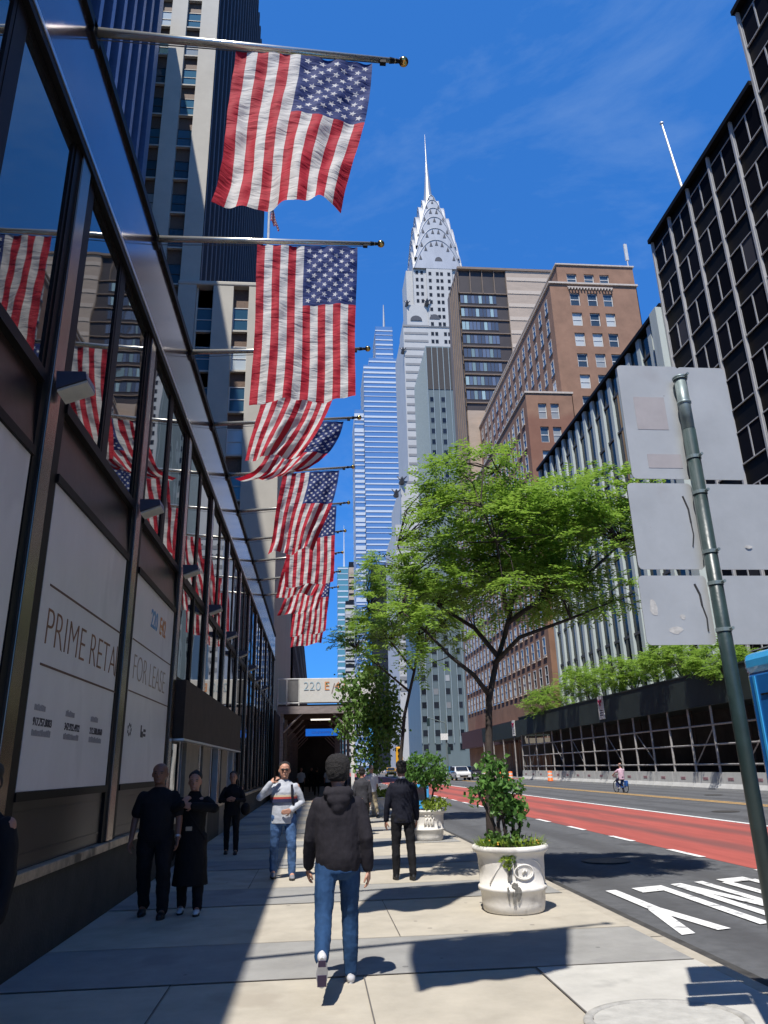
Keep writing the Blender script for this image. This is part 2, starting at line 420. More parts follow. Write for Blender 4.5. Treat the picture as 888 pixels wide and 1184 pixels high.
# ================================================================== LEFT: retail building with flagpoles
m_black = mat('black_frame', (0.007, 0.007, 0.008), 0.5, var=.2, vscale=4, spec=.15)
m_bronze = mat('bronze_strip', (0.24, 0.18, 0.14), 0.24, metal=0.9, var=.2, vscale=2, stretch=(1, 1, .4))
m_fascia = mat('fascia_panel', (0.23, 0.19, 0.23), 0.13, metal=0.85, var=.08, vscale=.8)
m_band = mat('brown_band', (0.028, 0.018, 0.016), 0.35, var=.3, vscale=3, bump=.1, bscale=6, spec=.35)
m_dpanel = mat('dark_panel', (0.030, 0.027, 0.025), 0.38, var=.25, vscale=1.5)
m_plinth = mat('plinth_stone', (0.050, 0.046, 0.038), 0.8, var=.22, vscale=2.2, bump=.3, bscale=30, dark=(.04, .035, .03), darkscale=1.1, darkamt=.7)
m_ledge = mat('ledge_metal', (0.50, 0.42, 0.32), 0.45, metal=.5, var=.3, vscale=6, dark=(.08, .07, .06), darkscale=2.2, darkamt=.9)
m_gl = glass_mat('shop_glass', (0.010, 0.012, 0.015), ior=2.7, rough=.015, wave=.0025, spec=.5)
m_canopy = mat('canopy_box', (0.028, 0.020, 0.015), 0.8, var=.3, vscale=3)
m_beigep = mat('beige_panel', (0.20, 0.18, 0.15), 0.6, var=.15, vscale=2)
m_silver = mat('silver_line', (0.6, 0.6, 0.62), 0.3, metal=.9, var=.1)
XF = -2.7; BAY = 3.78; BY0 = 7.06; K0, K1 = -4, 11
Yend = BY0+BAY*K1
shop = thing('retail_building', (XF, 16, 0), 'long dark two-storey glass shop building with white posters along the left pavement', 'building')
q = MB(); q.box(-14.0, BY0+BAY*K0-.2, 0, XF-.16, Yend+.4, 9.98); q.build('wall', m_black, shop)
q = MB(); q.box(XF-.16, BY0+BAY*K0, 0, XF+.02, Yend+.4, .76); q.build('plinth', m_plinth, shop, bevel=.01)
q = MB(); q.box(XF-.16, BY0+BAY*K0, .762, XF+.05, Yend+.4, .86); q.build('ledge', m_ledge, shop, bevel=.008)
q = MB(); q.box(XF-.16, BY0+BAY*K0, 8.56, XF+.01, Yend+.4, 9.97); q.build('fascia', m_fascia, shop)
q = MB(); q.box(XF-.16, BY0+BAY*K0, 8.40, XF+.04, Yend+.4, 8.50); q.build('fascia_rail', m_black, shop)
q = MB(); q.box(XF-.10, BY0+BAY*K0, 8.503, XF+.05, Yend+.4, 8.557); q.build('silver_rail', m_silver, shop)
q = MB(); q.box(-14.0, BY0+BAY*K0, 9.985, XF+.06, Yend+.45, 10.12); q.build('roof', m_black, shop)
for k in range(K0, K1+1):
    c = BY0+BAY*k
    if c > 25 and k % 1: continue
    f = MB(); f.box(XF-.15, c-.33, .862, XF-.015, c-.19, 8.398); f.box(XF-.15, c+.09, .862, XF-.015, c+.35, 8.398)
    pf = f.build('pilaster', m_black, shop)
    f = MB(); f.box(XF-.14, c-.188, .864, XF+.02, c+.088, 8.396); f.build('metal_strip', m_bronze, pf, bevel=.01)
def shopwin(y0, y1, z0, z1, mids=1):
    gw = MB(); gw.quad((XF-.05, y0, z0), (XF-.05, y1, z0), (XF-.05, y1, z1), (XF-.05, y0, z1))
    o = gw.build('window', m_gl, shop)
    f = MB(); t = .06
    f.box(XF-.14, y0, z0, XF-.03, y0+t, z1); f.box(XF-.14, y1-t, z0, XF-.03, y1, z1)
    f.box(XF-.14, y0+t, z0, XF-.032, y1-t, z0+t); f.box(XF-.14, y0+t, z1-t, XF-.032, y1-t, z1)
    f.build('window_frame', m_black, o)
for k in range(K0, K1):
    a, b = BY0+BAY*k+.352, BY0+BAY*(k+1)-.332; mid = (a+b)/2 + (-.05)
    f = MB(); f.box(XF-.13, mid-.09, 5.50, XF-.025, mid+.09, 8.398); f.build('mullion', m_black, shop)
    shopwin(a+.002, mid-.092, 5.50, 8.396); shopwin(mid+.092, b-.002, 5.50, 8.396)
    if k < 2:
        f = MB(); f.add([(XF-.02, a, 4.68), (XF-.02, b, 4.68), (XF-.07, b, 5.38), (XF-.07, a, 5.38)], [(0,1,2,3)])
        f.build('band_panel', m_band, shop)
        f = MB(); f.box(XF-.15, a, 5.382, XF+.01, b, 5.498); f.box(XF-.15, a, 4.585, XF+.01, b, 4.678); f.build('band_rail', m_black, shop)
        f = MB(); f.box(XF-.15, a, .864, XF-.05, b, 1.47)
        for z in (.98, 1.36): f.box(XF-.05, a+.06, z, XF-.04, b-.06, z+.02)
        f.build('base_panel', m_dpanel, shop)
        f = MB(); f.box(XF-.15, a, 1.472, XF-.0, b, 1.552); f.build('base_rail', m_black, shop)
        if k not in (-1, 0, 1): shopwin(a, b, 1.556, 4.58)
    else:
        f = MB(); f.box(XF-.15, a, 5.36, XF-.005, b, 5.498); f.build('transom', m_black, shop)
        lo = 3.42 if k < 5 else .90
        shopwin(a, mid-.092, lo, 5.355); shopwin(mid+.092, b, lo, 5.355)
        f = MB(); f.box(XF-.13, mid-.09, lo, XF-.01, mid+.09, 5.358); f.build('mullion', m_black, shop)
        if k < 5:
            if k == 2:
                shopwin(a, a+.85, .90, 2.28)
                f = MB(); f.box(XF-.12, a+.87, .864, XF-.03, a+.97, 2.3); f.box(XF-.12, a+1.2, .864, XF-.03, a+1.27, 2.3); f.build('door_post', m_silver, shop)
                f = MB(); f.box(XF-.12, a+1.4, .0, XF+.03, b, 2.29); f.build('wall_panel', m_beigep, shop)
            else:
                f = MB(); f.box(XF-.12, a+.02, .0, XF+.03, (a+b)/2-.2, 2.29); f.build('wall_panel', m_beigep, shop)
                f = MB(); f.box(XF-.12, (a+b)/2-.1, .864, XF+.035, (a+b)/2+.0, 2.29); f.box(XF-.12, b-.2, .864, XF+.035, b-.1, 2.29); f.build('door_post', m_silver, shop)
f = MB(); f.box(XF-.15, 14.95, 2.30, -2.52, 26.2, 3.40); f.build('canopy', m_canopy, shop)
f = MB(); f.box(XF-.10, 14.93, 2.26, -2.50, 26.22, 2.298); f.build('canopy_edge', m_silver, shop)
# wall lamps: dark wedge hoods at each pilaster
m_hood = mat('lamp_hood', (0.05, 0.05, 0.07), 0.35, metal=.3); m_lens = mat('lamp_lens', (0.42, 0.43, 0.40), 0.5)
def wedge(mb, a, b, y0, y1, o=0.0):
    pass
lamp0 = thing('wall_lamp', (XF+.05, BY0-.05, 5.30), '', 'lamp')
f = MB(); P = [(0, .34), (.02, .10), (.36, .24), (.34, .34)]
vs = [(x, -.19, z) for x, z in P]+[(x, .19, z) for x, z in P]
f.add(vs, [(0,1,2,3), (7,6,5,4), (0,4,5,1), (1,5,6,2), (2,6,7,3), (3,7,4,0)]); f.build('hood', m_hood, lamp0, world=False, fixn=True)
f = MB(); vs = [(.03, -.17, .095), (.36, -.17, .232), (.36, .17, .232), (.03, .17, .095)]
vs += [(x, y, z-.03) for x, y, z in vs]; f.add(vs, [(0,1,2,3), (7,6,5,4), (0,4,5,1), (1,5,6,2), (2,6,7,3), (3,7,4,0)]); f.build('lens', m_lens, lamp0, world=False, fixn=True)
names = ['nearest wedge-shaped wall lamp, above the gap between the two nearest posters', 'wedge-shaped wall lamp on the pilaster between the lettered posters',
         'wedge-shaped wall lamp just past the poster with the coloured number', 'wedge-shaped wall lamp above the dark canopy box', 'wedge-shaped wall lamp past the middle of the dark canopy box']
for i in range(9):
    lab = names[i] if i < 5 else ('sixth', 'seventh', 'eighth', 'ninth and farthest')[i-5] + ' wedge-shaped wall lamp from the front along the glass building'
    c = lamp0 if i == 0 else dup(lamp0, loc=(XF+.05, BY0-.05+BAY*i, 5.30))
    c.scale = (.85, .82, .82)
    tag(c, lab, 'lamp', 'wedge wall lamps along the glass building')

# posters in the near bays
m_post = mat('poster_white', (0.64, 0.64, 0.66), 0.32, var=.05, vscale=1.4, bump=.25, bscale=2.2, stretch=(1, 1, .5), dark=(.50, .50, .52), darkscale=1.2, darkamt=.5)
m_ink = mat('poster_brown_ink', (0.20, 0.09, 0.04), 0.6, var=.35, vscale=2)
m_rule = mat('poster_rule', (0.10, 0.05, 0.04), 0.6)
m_inkd = mat('poster_dark_ink', (0.03, 0.03, 0.04), 0.6); m_inkg = mat('poster_grey_ink', (0.27, 0.27, 0.29), 0.6)
m_inkb = mat('poster_blue_ink', (0.10, 0.28, 0.50), 0.6); m_inko = mat('poster_orange_ink', (0.55, 0.24, 0.08), 0.6)
def TM(y, z, x=XF-.018):    # text facing +X
    M = Matrix.Identity(4)
    for i in range(3): M[i][0] = (0,1,0)[i]; M[i][1] = (0,0,1)[i]; M[i][2] = (1,0,0)[i]; M[i][3] = (x, y, z)[i]
    return M
def poster(k, label):
    a, b = BY0+BAY*k+.352, BY0+BAY*(k+1)-.332
    t = thing('poster', (XF, (a+b)/2, 3.07), label, 'poster', 'window posters')
    f = MB(); f.box(XF-.06, a+.03, 1.556, XF-.02, b-.03, 4.582); f.build('sheet', m_post, t)
    return t, a, b
poster(-1, 'blank white window poster at the left edge of the photo')
t, a, b = poster(0, 'white window poster reading PRIME RETAIL with phone numbers below')
def rule(t, y0, y1, z, h=.022, m_=None, name='rule'):
    f = MB(); f.box(XF-.022, y0, z, XF-.015, y1, z+h); f.build(name, m_ or m_rule, t)
rule(t, a+.22, b, 3.53); rule(t, a+.22, b, 2.73)
M = TM(a+.22, 2.94); text_obj('PRIME RETA', 'lettering', .56, M, m_ink, t, sx=.94, off=-.012)
# the last I is cut by the frame
f = MB(); f.box(XF-.02, b-.09, 2.94, XF-.016, b-.06, 3.345); f.build('lettering', m_ink, t)
for j, s in enumerate(('917.757.8003', '347.922.4922', '212.588.0060')):
    y = a+.22+.95*j
    text_obj(s, 'lettering', .105, TM(y, 2.16), m_inkd, t, sx=.95, off=.002)
    for kk, (w_, z_) in enumerate(((.34, 2.30), (.55, 2.06))):
        f = MB(); n = int(w_/.045)
        for i in range(n):
            f.box(XF-.019, y+i*.045, z_, XF-.0165, y+i*.045+.035, z_+.05+rnd.random()*.02)
        f.build('small_print', m_inkg, t)
t, a, b = poster(1, 'white window poster reading FOR LEASE under a small blue and orange 220E42')
rule(t, a+.05, b-.05, 3.58, .018); rule(t, a+.05, b-.05, 2.83, .018)
text_obj('220', 'lettering', .42, TM(a+1.15, 3.98), m_inkb, t, sx=.85, off=.006)
text_obj('E42', 'lettering', .42, TM(a+1.86, 3.98), m_inko, t, sx=.85, off=.006)
text_obj('FOR LEASE', 'lettering', .56, TM(a+.2, 3.02), mat('poster_pale_ink', (.33, .27, .22), .6), t, sx=.92, off=-.012)
f = MB()
for i in range(7):
    an = i*.9; f.ball((XF-.018, a+.32+.1*math.cos(an), 2.30+.07*math.sin(an)), (.003, .03, .028), 8, 5)
f.build('logo', m_inkd, t)
f = MB(); f.box(XF-.02, a+1.05, 2.22, XF-.016, a+1.11, 2.40); f.box(XF-.02, a+1.13, 2.22, XF-.016, a+1.22, 2.31); f.box(XF-.02, a+1.25, 2.24, XF-.016, a+1.4, 2.28); f.box(XF-.02, a+1.25, 2.31, XF-.016, a+1.4, 2.35)
f.build('logo', m_inkd, t)

# ================================================================== LEFT background towers
m_bglass = glass_mat('blue_glass_wall', (0.015, 0.03, 0.07), ior=1.9, rough=.08, wave=.004)
m_fin = mat('blue_grey_fin', (0.12, 0.18, 0.32), 0.35, metal=.4, var=.12, vscale=.6)
tw = thing('office_tower', (-20, 20, 0), 'blue-black glass office tower with vertical fins rising behind the shop building', 'building')
q = MB(); F = frame((-14.2, -12, 0), (0,1,0), (1,0,0)); us = [0]; n = 0
while us[-1] < 58: us += [us[-1]+.75, us[-1]+1.5, us[-1]+2.05]
us = us[:]; us[-1] = 60
relief(q, F, us, [10, 66.5], lambda i, j: (((0, 0), (-.25, 2), (.4, 1))[i % 3]))
q.m = 0; q.box(-60, -12, 10, -14.7, 48, 66.45)
q.build('wall', [m_bglass, m_fin, m_black], tw)
q = MB(); q.box(-60, -12, 66.5, -13.7, 48.05, 67.0); q.build('roof', m_black, tw)

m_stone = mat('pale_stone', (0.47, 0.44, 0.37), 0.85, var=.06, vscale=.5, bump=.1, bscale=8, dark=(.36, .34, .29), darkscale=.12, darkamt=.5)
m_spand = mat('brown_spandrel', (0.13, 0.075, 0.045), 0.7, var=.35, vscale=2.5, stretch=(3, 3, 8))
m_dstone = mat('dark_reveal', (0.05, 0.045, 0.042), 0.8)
m_wf = mat('window_frame_white', (0.55, 0.55, 0.53), 0.5)
m_wfd = mat('window_frame_dark', (0.06, 0.055, 0.05), 0.5)
m_pane = glass_mat('tower_glass', (0.03, 0.075, 0.10), (0.45, 0.5, 0.5), .25, ior=1.7)
m_pane2 = glass_mat('dark_glass', (0.012, 0.014, 0.018), (0.35, 0.36, 0.36), .08, ior=1.5)
FR = win_frame(.05, .03, .08); FR.m = 1; FR.box(-.5, -.1, -.575, .5, .18, -.505); FR.m = 0; FP = win_pane(.02, .05)
st = thing('stone_tower', (-14, 51, 0), 'tall stone office tower with bright piers, brown brick spandrels and a dark ribbed street side', 'building')
q = MB(); F = frame((-30, 50, 0), (1,0,0), (0,-1,0))
us = [0, 10.7, 12.0, 14.4-.02, 16.43-.86+.0, 17.82, 19.07, 20.6]
us = [0, 8.0, 9.2, 12.0-.2, 12.9, 15.57, 16.43, 17.82, 19.07, 20.6]
us = [0, 8.0, 9.2, 12.0, 13.2, 15.45, 16.43, 17.82, 19.07, 20.6]
spec = []; cols = (2, 4, 6)
wc = {1, 3, 5, 7}
vs = [0]; z = 67.86+3.47*12
rows = [67.86-3.47*i for i in range(-12, 18)]
rel = lambda i, j: ((-.45, 1) if i in wc else (0, 0))
relief(q, F, us, [0, 112], rel); q.m = 0
q.box(-30, 50.5, 0, -10.05, 103, 110)
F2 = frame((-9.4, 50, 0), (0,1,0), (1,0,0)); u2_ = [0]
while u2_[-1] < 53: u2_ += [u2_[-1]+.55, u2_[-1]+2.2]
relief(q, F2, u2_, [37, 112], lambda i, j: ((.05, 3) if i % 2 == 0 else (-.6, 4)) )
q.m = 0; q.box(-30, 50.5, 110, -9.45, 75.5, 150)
for a_, b_ in ((us[1], us[2]), (us[3], us[4]), (us[5], us[6]), (us[7], us[8])):
    for zt in rows:
        if zt-1.95 > 8 and zt < 110:
            F3 = frame((-30, 50.30, 0), (1,0,0), (0,-1,0)); spec.append((F3, (a_+b_)/2, zt-.97, b_-a_, 1.95))
q.build('wall', [m_stone, m_spand, m_pane2, mat('shaded_rib_stone', (.06, .06, .075), .8, var=.1, vscale=.3), m_dstone], st)  # street-side ribs are pale stone with their shade put into the colour
windows(st, 'window', spec, FR, [m_wfd, m_stone], FP, m_pane)
lo = thing('stone_building', (-6, 50, 0), 'lower pale stone block with one column of blue sash windows beyond the shop building', 'building')
q = MB(); F = frame((-10.9, 49.6, 0), (1,0,0), (0,-1,0)); us = [0, 1.37, 2.70, 4.25, 5.45, 8.05]
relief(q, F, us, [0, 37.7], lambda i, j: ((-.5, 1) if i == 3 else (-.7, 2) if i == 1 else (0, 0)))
q.m = 0; q.box(-10.9, 50.3, 0, -2.87, 84, 37.65)
q.add([(-2.85, 49.6, 0), (-2.85, 84, 0), (-2.85, 84, 37.7), (-2.85, 49.6, 37.7)], [(0,1,2,3)])
q.add([(-10.9, 49.6, 0), (-10.9, 50.4, 0), (-10.9, 50.4, 37.7), (-10.9, 49.6, 37.7)], [(0,1,2,3)])
q.build('wall', [m_stone, m_spand, m_dstone], lo)
q = MB(); q.box(-10.95, 49.55, 37.7, -2.8, 84, 38.1); q.build('roof', m_stone, lo, bevel=.1)
spec = []
for i in range(10):
    zt = 35.92-3.48*i
    if zt > 4:
        spec.append((frame((-10.9, 49.95, 0), (1,0,0), (0,-1,0)), 4.85, zt-1.05, 1.2, 2.1))
        spec.append((frame((-10.9, 50.12, 0), (1,0,0), (0,-1,0)), 2.03, zt-1.05, 1.33, 2.1))
windows(lo, 'window', spec, FR, [m_wf, m_stone], FP, m_pane)
# darker buildings farther along the left side
m_dk1 = mat('dark_brown_brick', (0.075, 0.05, 0.04), 0.8, var=.2, vscale=2, stretch=(1, 1, 3))
for nm, y0, y1, z1, lab in (('street_building', 84.2, 120, 23, 'dark brown building beyond the pale stone block on the left'), ('street_building', 121, 235, 27, 'farthest dark building at the end of the left row, beside the sky gap')):
    t = thing(nm, (-3, (y0+y1)/2, 0), lab, 'building')
    q = MB(); F = frame((-2.6, y0, 0), (0,1,0), (1,0,0)); us = [0]
    while us[-1] < y1-y0-3.2: us += [us[-1]+1.4, us[-1]+3.2]
    us.append(y1-y0); vs = [0, 4.2]; 
    while vs[-1] < z1-4: vs += [vs[-1]+1.3, vs[-1]+3.7]
    vs.append(z1)
    relief(q, F, us, vs, lambda i, j: ((-.3, 1) if (i % 2 == 1 and j % 2 == 0 and j < len(vs)-2) else (0, 0)))
    q.m = 0; q.box(-14, y0, 0, -2.95, y1, z1-.02); q.build('wall', [m_dk1, m_pane2], t)
# rooftop flagpole on the stone block
m_pole = mat('pole_white', (0.62, 0.62, 0.60), 0.35, metal=.2)
# ================================================================== RIGHT: dark gridded office building
m_blk = mat('black_spandrel', (0.007, 0.006, 0.006), 0.6, var=.25, vscale=.4, spec=.12)
m_lightline = mat('pale_metal', (0.40, 0.40, 0.40), 0.5, var=.08, vscale=.8)
db = thing('dark_office_building', (34, 20, 0), 'black glass office building with a white line grid at the top right', 'building')
def frm(mb, F, u, v, w_, h_, t, d0, d1):
    pass
spec = []
q = MB()
q.box(30.35, 36.2, 0, 60, 52.75, 46.2); q.box(30.35, -40, 0, 60, 36.2, 53.0)
FD = frame((30.3, 0, 0), (0,1,0), (-1,0,0))
q.build('wall', m_blk, db)
fins = [52.84-3.32*i for i in range(0, 24)]
for i, y_ in enumerate(fins):
    top = 46.3 if y_ > 36.5 else 53
    f = MB(); f.box(30.12, y_-.095, 0, 30.36, y_+.095, top); f.build('fin', m_lightline, db)
f = MB(); f.box(29.9, 36.35, 46.2, 60, 53.0, 46.6); f.build('roof', m_blk, db)
f = MB(); f.box(29.9, -40, 53.0, 60, 36.45, 53.4); f.build('roof', m_blk, db)
DF = MB()
t_ = .035; hh = .03
DF.box(-.5, -.02, -.5, -.5+t_, .08, .5); DF.box(.5-t_, -.02, -.5, .5, .08, .5); DF.box(-.5+t_, -.02, -.5, .5-t_, .078, -.5+hh); DF.box(-.5+t_, -.02, .5-hh, .5-t_, .078, .5)
for i in range(len(fins)-1):
    a_, b_ = fins[i+1]+.13, fins[i]-.13; mid = (a_+b_)/2
    top = 45.2 if fins[i] > 36.3 else 51.9
    for j in range(14):
        zt = top-4.25*j
        if zt < 9: break
        for c0, c1 in ((a_, mid), (mid, b_)): spec.append((FD, (c0+c1)/2, zt-1.25, c1-c0-.0, 2.5))
windows(db, 'window', spec, DF, [m_lightline], win_pane(.02, .0, .02), glass_mat('black_glass', (.006, .006, .008), (.06, .06, .07), .05, ior=1.2, rough=.25, spec=.05))
rf = thing('roof_mast', (34, 53.5, 46), 'thin white mast leaning above the roof of the black gridded building', 'mast')
f = MB(); f.tube([(34.2, 52.0, 46.1), (34.0, 53.9, 61.6)], [.16, .09], 8); f.ball((34.0, 53.9, 61.75), .2, 8, 6); f.build('pole', m_pole, rf)

# ================================================================== RIGHT: white-finned building
m_sfin = mat('white_fin', (0.50, 0.56, 0.54), 0.55, var=.08, vscale=.5, stretch=(1, 1, .15), dark=(.42, .46, .46), darkscale=.6, darkamt=.6)
m_sgl = glass_mat('fin_glass', (0.008, 0.014, 0.014), ior=1.35, rough=.12)
sb = thing('finned_office_building', (34, 72, 0), 'office building striped with tall white fins and dark glass, behind the trees on the right', 'building')
q = MB(); q.box(30.5, 53.05, 0, 60, 91.3, 39.6); q.build('wall', m_sgl, sb)
y_ = 91.0; i = 0
while y_ > 53.6:
    f = MB(); f.box(30.22, y_-.34, 5, 30.5, y_+.34, 39.5); f.build('fin', m_sfin, sb)
    y_ -= 2.5; i += 1
f = MB(); f.box(29.6, 53.08, 0, 30.5, 54.3, 39.55); f.build('end_pier', m_sfin, sb)
q = MB()
for z in range(9, 39, 4): q.box(30.38, 53.1, z, 30.52, 91.2, z+.25)
q.build('transoms', m_wfd, sb)
q = MB(); q.box(30.0, 53.05, 39.6, 60, 91.5, 39.95); q.build('roof', m_blk, sb)
q = MB(); q.box(30.40, 63.0, 20, 30.49, 64.7, 37); q.build('tan_reflection', mat('tan_reflection', (.40, .27, .14), .8, var=.2, vscale=.6), sb)  # tan reflection in one bay, put in as a flat coloured sheet

# ================================================================== RIGHT: red brick building in two heights
m_brick = mat('red_brick', (0.285, 0.160, 0.102), 0.9, var=.16, vscale=.35, bump=.25, bscale=9, dark=(.22, .09, .06), darkscale=.09, darkamt=.6)
m_bsill = mat('brick_sill', (0.52, 0.45, 0.38), 0.8)
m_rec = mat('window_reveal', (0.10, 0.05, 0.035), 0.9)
m_pane3 = glass_mat('sash_glass', (0.04, 0.06, 0.08), (0.5, 0.52, 0.5), .45, ior=1.6)
bw = MB(); bw.merge(win_frame(.085, .06, .10, True, 0, .06)); bw.m = 1
bw.box(-.58, -.05, -.62, .58, .16, -.54)
BP = win_pane(.03, .0, .0)
def grid(us_holes, L_):
    us = [0]; hole = []
    for a_, b_ in us_holes: us += [a_, b_]
    us.append(L_); return us
def punched(q, spec, P0, U, N, L_, z0, z1, cols, rows, depth=.35, mi=(0, 1)):
    if abs(N[0]) > .5: depth = .10
    F = frame((P0[0], P0[1], 0), U, N); us = grid(cols, L_); rows = sorted(rows); vs = [z0]
    for a_, b_ in rows: vs += [a_, b_]
    vs.append(z1)
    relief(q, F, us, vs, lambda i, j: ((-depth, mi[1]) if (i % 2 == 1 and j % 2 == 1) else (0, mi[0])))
    F2 = frame((P0[0]-N[0]*(depth-.08), P0[1]-N[1]*(depth-.08), 0), U, N)
    for a_, b_ in cols:
        for c_, d_ in rows: spec.append((F2, (a_+b_)/2, (c_+d_)/2, b_-a_, d_-c_))
br = thing('brick_building', (40, 97, 0), 'red brick apartment building with white sash windows in two stepped heights', 'building')
q = MB(); spec = []
rows_t = [(72.93-3.72*i-2.3, 73.03-3.72*i) for i in range(18)]
punched(q, spec, (37, 97), (1,0,0), (0,-1,0), 14.5, 0, 74.85, [(3.15, 4.8), (6.05, 7.7), (8.65, 10.25)], rows_t)
punched(q, spec, (37, 97), (0,1,0), (-1,0,0), 60, 0, 74.85, [(2.0+3.45*i, 3.35+3.45*i) for i in range(16)], rows_t)
q.m = 0; q.box(37.4, 97.4, 0, 51.45, 157, 74.8); q.box(51.4, 97, 0, 51.5, 157, 74.85)
q.build('wall', [m_brick, m_rec], br)
q = MB(); punched(q, spec, (38.6, 97.3), (1,0,0), (0,-1,0), 12.9, 74.9, 78.5, [(1.55, 3.2), (4.45, 6.1), (7.05, 8.65)], [(75.05, 76.9)])
q.m = 0; q.box(38.6, 97.7, 74.9, 51.45, 150, 78.4); q.box(38.6, 97.32, 74.9, 38.7, 97.8, 78.5)
ub = q.build('upper_wall', [m_brick, m_rec], br)
q = MB(); q.box(36.8, 96.75, 74.6, 51.7, 157, 74.9); q.box(38.4, 97.1, 78.5, 51.7, 150, 78.75); q.box(39.9, 96.8, 73.9, 47.4, 97.0, 74.1)
for i in range(15): q.box(40.0+i*.5, 96.7, 73.55, 40.2+i*.5, 97.0, 73.9)
q.build('cornice', m_bsill, br)
windows(br, 'window', spec, bw, [m_wf, m_bsill], BP, m_pane3)
b2 = thing('brick_wing', (34, 120, 0), 'lower red brick wing standing forward on the street, behind the tree tops', 'building')
q = MB(); spec = []
rows_l = [(50.8-3.72*i-2.35, 50.9-3.72*i) for i in range(11)]
punched(q, spec, (30, 93), (1,0,0), (0,-1,0), 7.0, 0, 52.5, [(1.7, 2.95), (3.55, 4.8)], rows_l)
punched(q, spec, (30, 93), (0,1,0), (-1,0,0), 56, 0, 52.5, [(1.6+2.7*i, 2.85+2.7*i) for i in range(20)], rows_l)
q.m = 0; q.box(30.4, 93.4, 0, 37.0, 149, 52.4); q.box(36.9, 93, 0, 37.0, 97, 52.5)
q.build('wall', [m_brick, m_rec], b2)
q = MB(); q.box(29.85, 92.85, 52.5, 37.1, 149.1, 52.8); q.build('cornice', m_bsill, b2)
windows(b2, 'window', spec, bw, [m_wf, m_bsill], BP, m_pane3)
q = MB(); q.box(28.6, 110, 4.6, 30.0, 149, 7.6); q.build('awning', mat('brown_awning', (.075, .03, .03), .7), b2)
mast = thing('roof_antenna', (51.2, 98, 78), 'white antenna at the right corner of the brick building roof', 'antenna')
f = MB(); f.tube([(51.0, 97.6, 78.7), (51.0, 97.6, 83.5)], .10, 6); f.box(50.75, 97.45, 80.2, 51.25, 97.75, 83.4); f.build('pole', m_wf, mast)

# ================================================================== RIGHT: brown tower
m_brn = mat('brown_tower_panel', (0.20, 0.15, 0.115), 0.8, var=.1, vscale=.3)
m_bei = mat('beige_wall', (0.40, 0.32, 0.25), 0.85, var=.08, vscale=.3, stretch=(1, 1, 4))
m_bei2 = mat('beige_light_band', (0.50, 0.42, 0.34), 0.85, var=.06)
m_cur = mat('dark_brown_curtain', (0.040, 0.030, 0.027), 0.5, var=.15, vscale=.3)
m_pane4 = glass_mat('curtain_glass', (0.07, 0.09, 0.13), (0.30, 0.42, 0.44), .22, ior=1.5)
bt = thing('brown_tower', (40, 150, 0), 'tall brown tower with dark glass and a banded beige wall, behind the brick building', 'building')
q = MB(); spec = []
q.box(46.25, 149.8, 0, 58.0, 163, 117.6)
q.m = 1
for i in range(26): q.box(46.3, 149.68, 115.2-3.8*i-.5, 58.0, 149.82, 115.2-3.8*i+.5)
q.m = 2; q.box(34.4, 150.3, 79, 46.2, 163, 117.6)
q.m = 0; q.box(34.4, 150.3, 0, 46.2, 163, 79)
# street side: piers and window strips
F = frame((34.3, 150, 0), (0,1,0), (-1,0,0)); us = [0]
while us[-1] < 10: us += [us[-1]+.8, us[-1]+2.0]
us = us + [13]; vs = [0]; 
while vs[-1] < 106: vs += [vs[-1]+1.5, vs[-1]+3.75]
vs += [117.7]
relief(q, F, us, vs, lambda i, j: ((.35, 3) if i % 2 == 0 else ((0, 3) if (j % 2 == 0) else (-.1, 4))))
q.build('wall', [m_bei, m_bei2, m_cur, m_brn, m_pane2], bt)
rows_b = [(110.45-3.75*i-2.45, 110.45-3.75*i) for i in range(8)]
FB = frame((34.3, 150.22, 0), (1,0,0), (0,-1,0))
for c_, d_ in rows_b:
    for k in range(10): spec.append((FB, .15+.9*k+.45, (c_+d_)/2, .86, d_-c_))
windows(bt, 'window', spec, win_frame(.05, .05, .1, False), [m_cur], win_pane(.03, .02), m_pane4)
q = MB()
for k in range(5): q.box(34.2+3.0*k-.08, 149.9, 110.9, 34.2+3.0*k+.08, 150.3, 117.6)
for i in range(9): q.box(34.3, 150.0, 110.9-3.75*i-.1, 46.2, 150.28, 110.9-3.75*i+.1)
q.build('mullions', m_brn, bt)
q = MB(); q.box(34.0, 149.5, 117.6, 58.2, 163.3, 118.2); q.build('roof', m_brn, bt)

# ================================================================== grey-blue ribbed tower
m_gr = mat('grey_green_metal', (0.115, 0.15, 0.155), 0.5, var=.08, vscale=.3, stretch=(1, 1, .2))
m_grl = mat('grey_rib', (0.24, 0.29, 0.30), 0.45)
gt = thing('grey_ribbed_tower', (40, 232, 0), 'slender grey-blue ribbed tower with small square windows between the white tower and the brown one', 'building')
q = MB(); spec = []
q.box(38.8, 230, 0, 48, 262, 145.6); q.box(31.9, 229.6, 0, 50, 262, 62)
q.m = 1
for i in range(10): q.box(31.95+1.95*i-.12, 229.3, 8, 31.95+1.95*i+.12, 229.6, 62)
for i in range(5): q.box(38.8+2.05*i-.12, 229.7, 62, 38.8+2.05*i+.12, 230, 145.6)
for i in range(16): q.box(38.55, 230.5+2*i, 62, 38.8, 230.8+2*i, 145.6)
q.m = 2; q.box(39.0, 229.85, 128, 47.9, 229.99, 145)
q.build('wall', [m_gr, m_grl, m_dstone], gt)
FG = frame((0, 229.58, 0), (1,0,0), (0,-1,0))
for j in range(13):
    for i in range(5): spec.append((FG, 34.95+3.7*i-1.85*2+1.85, 56-4.1*j, 1.7, 2.1))
FG = frame((0, 229.97, 0), (1,0,0), (0,-1,0))
for j in range(15):
    for i in range(2): spec.append((FG, 40.2+4.0*i, 124-4.1*j, 1.6, 2.1))
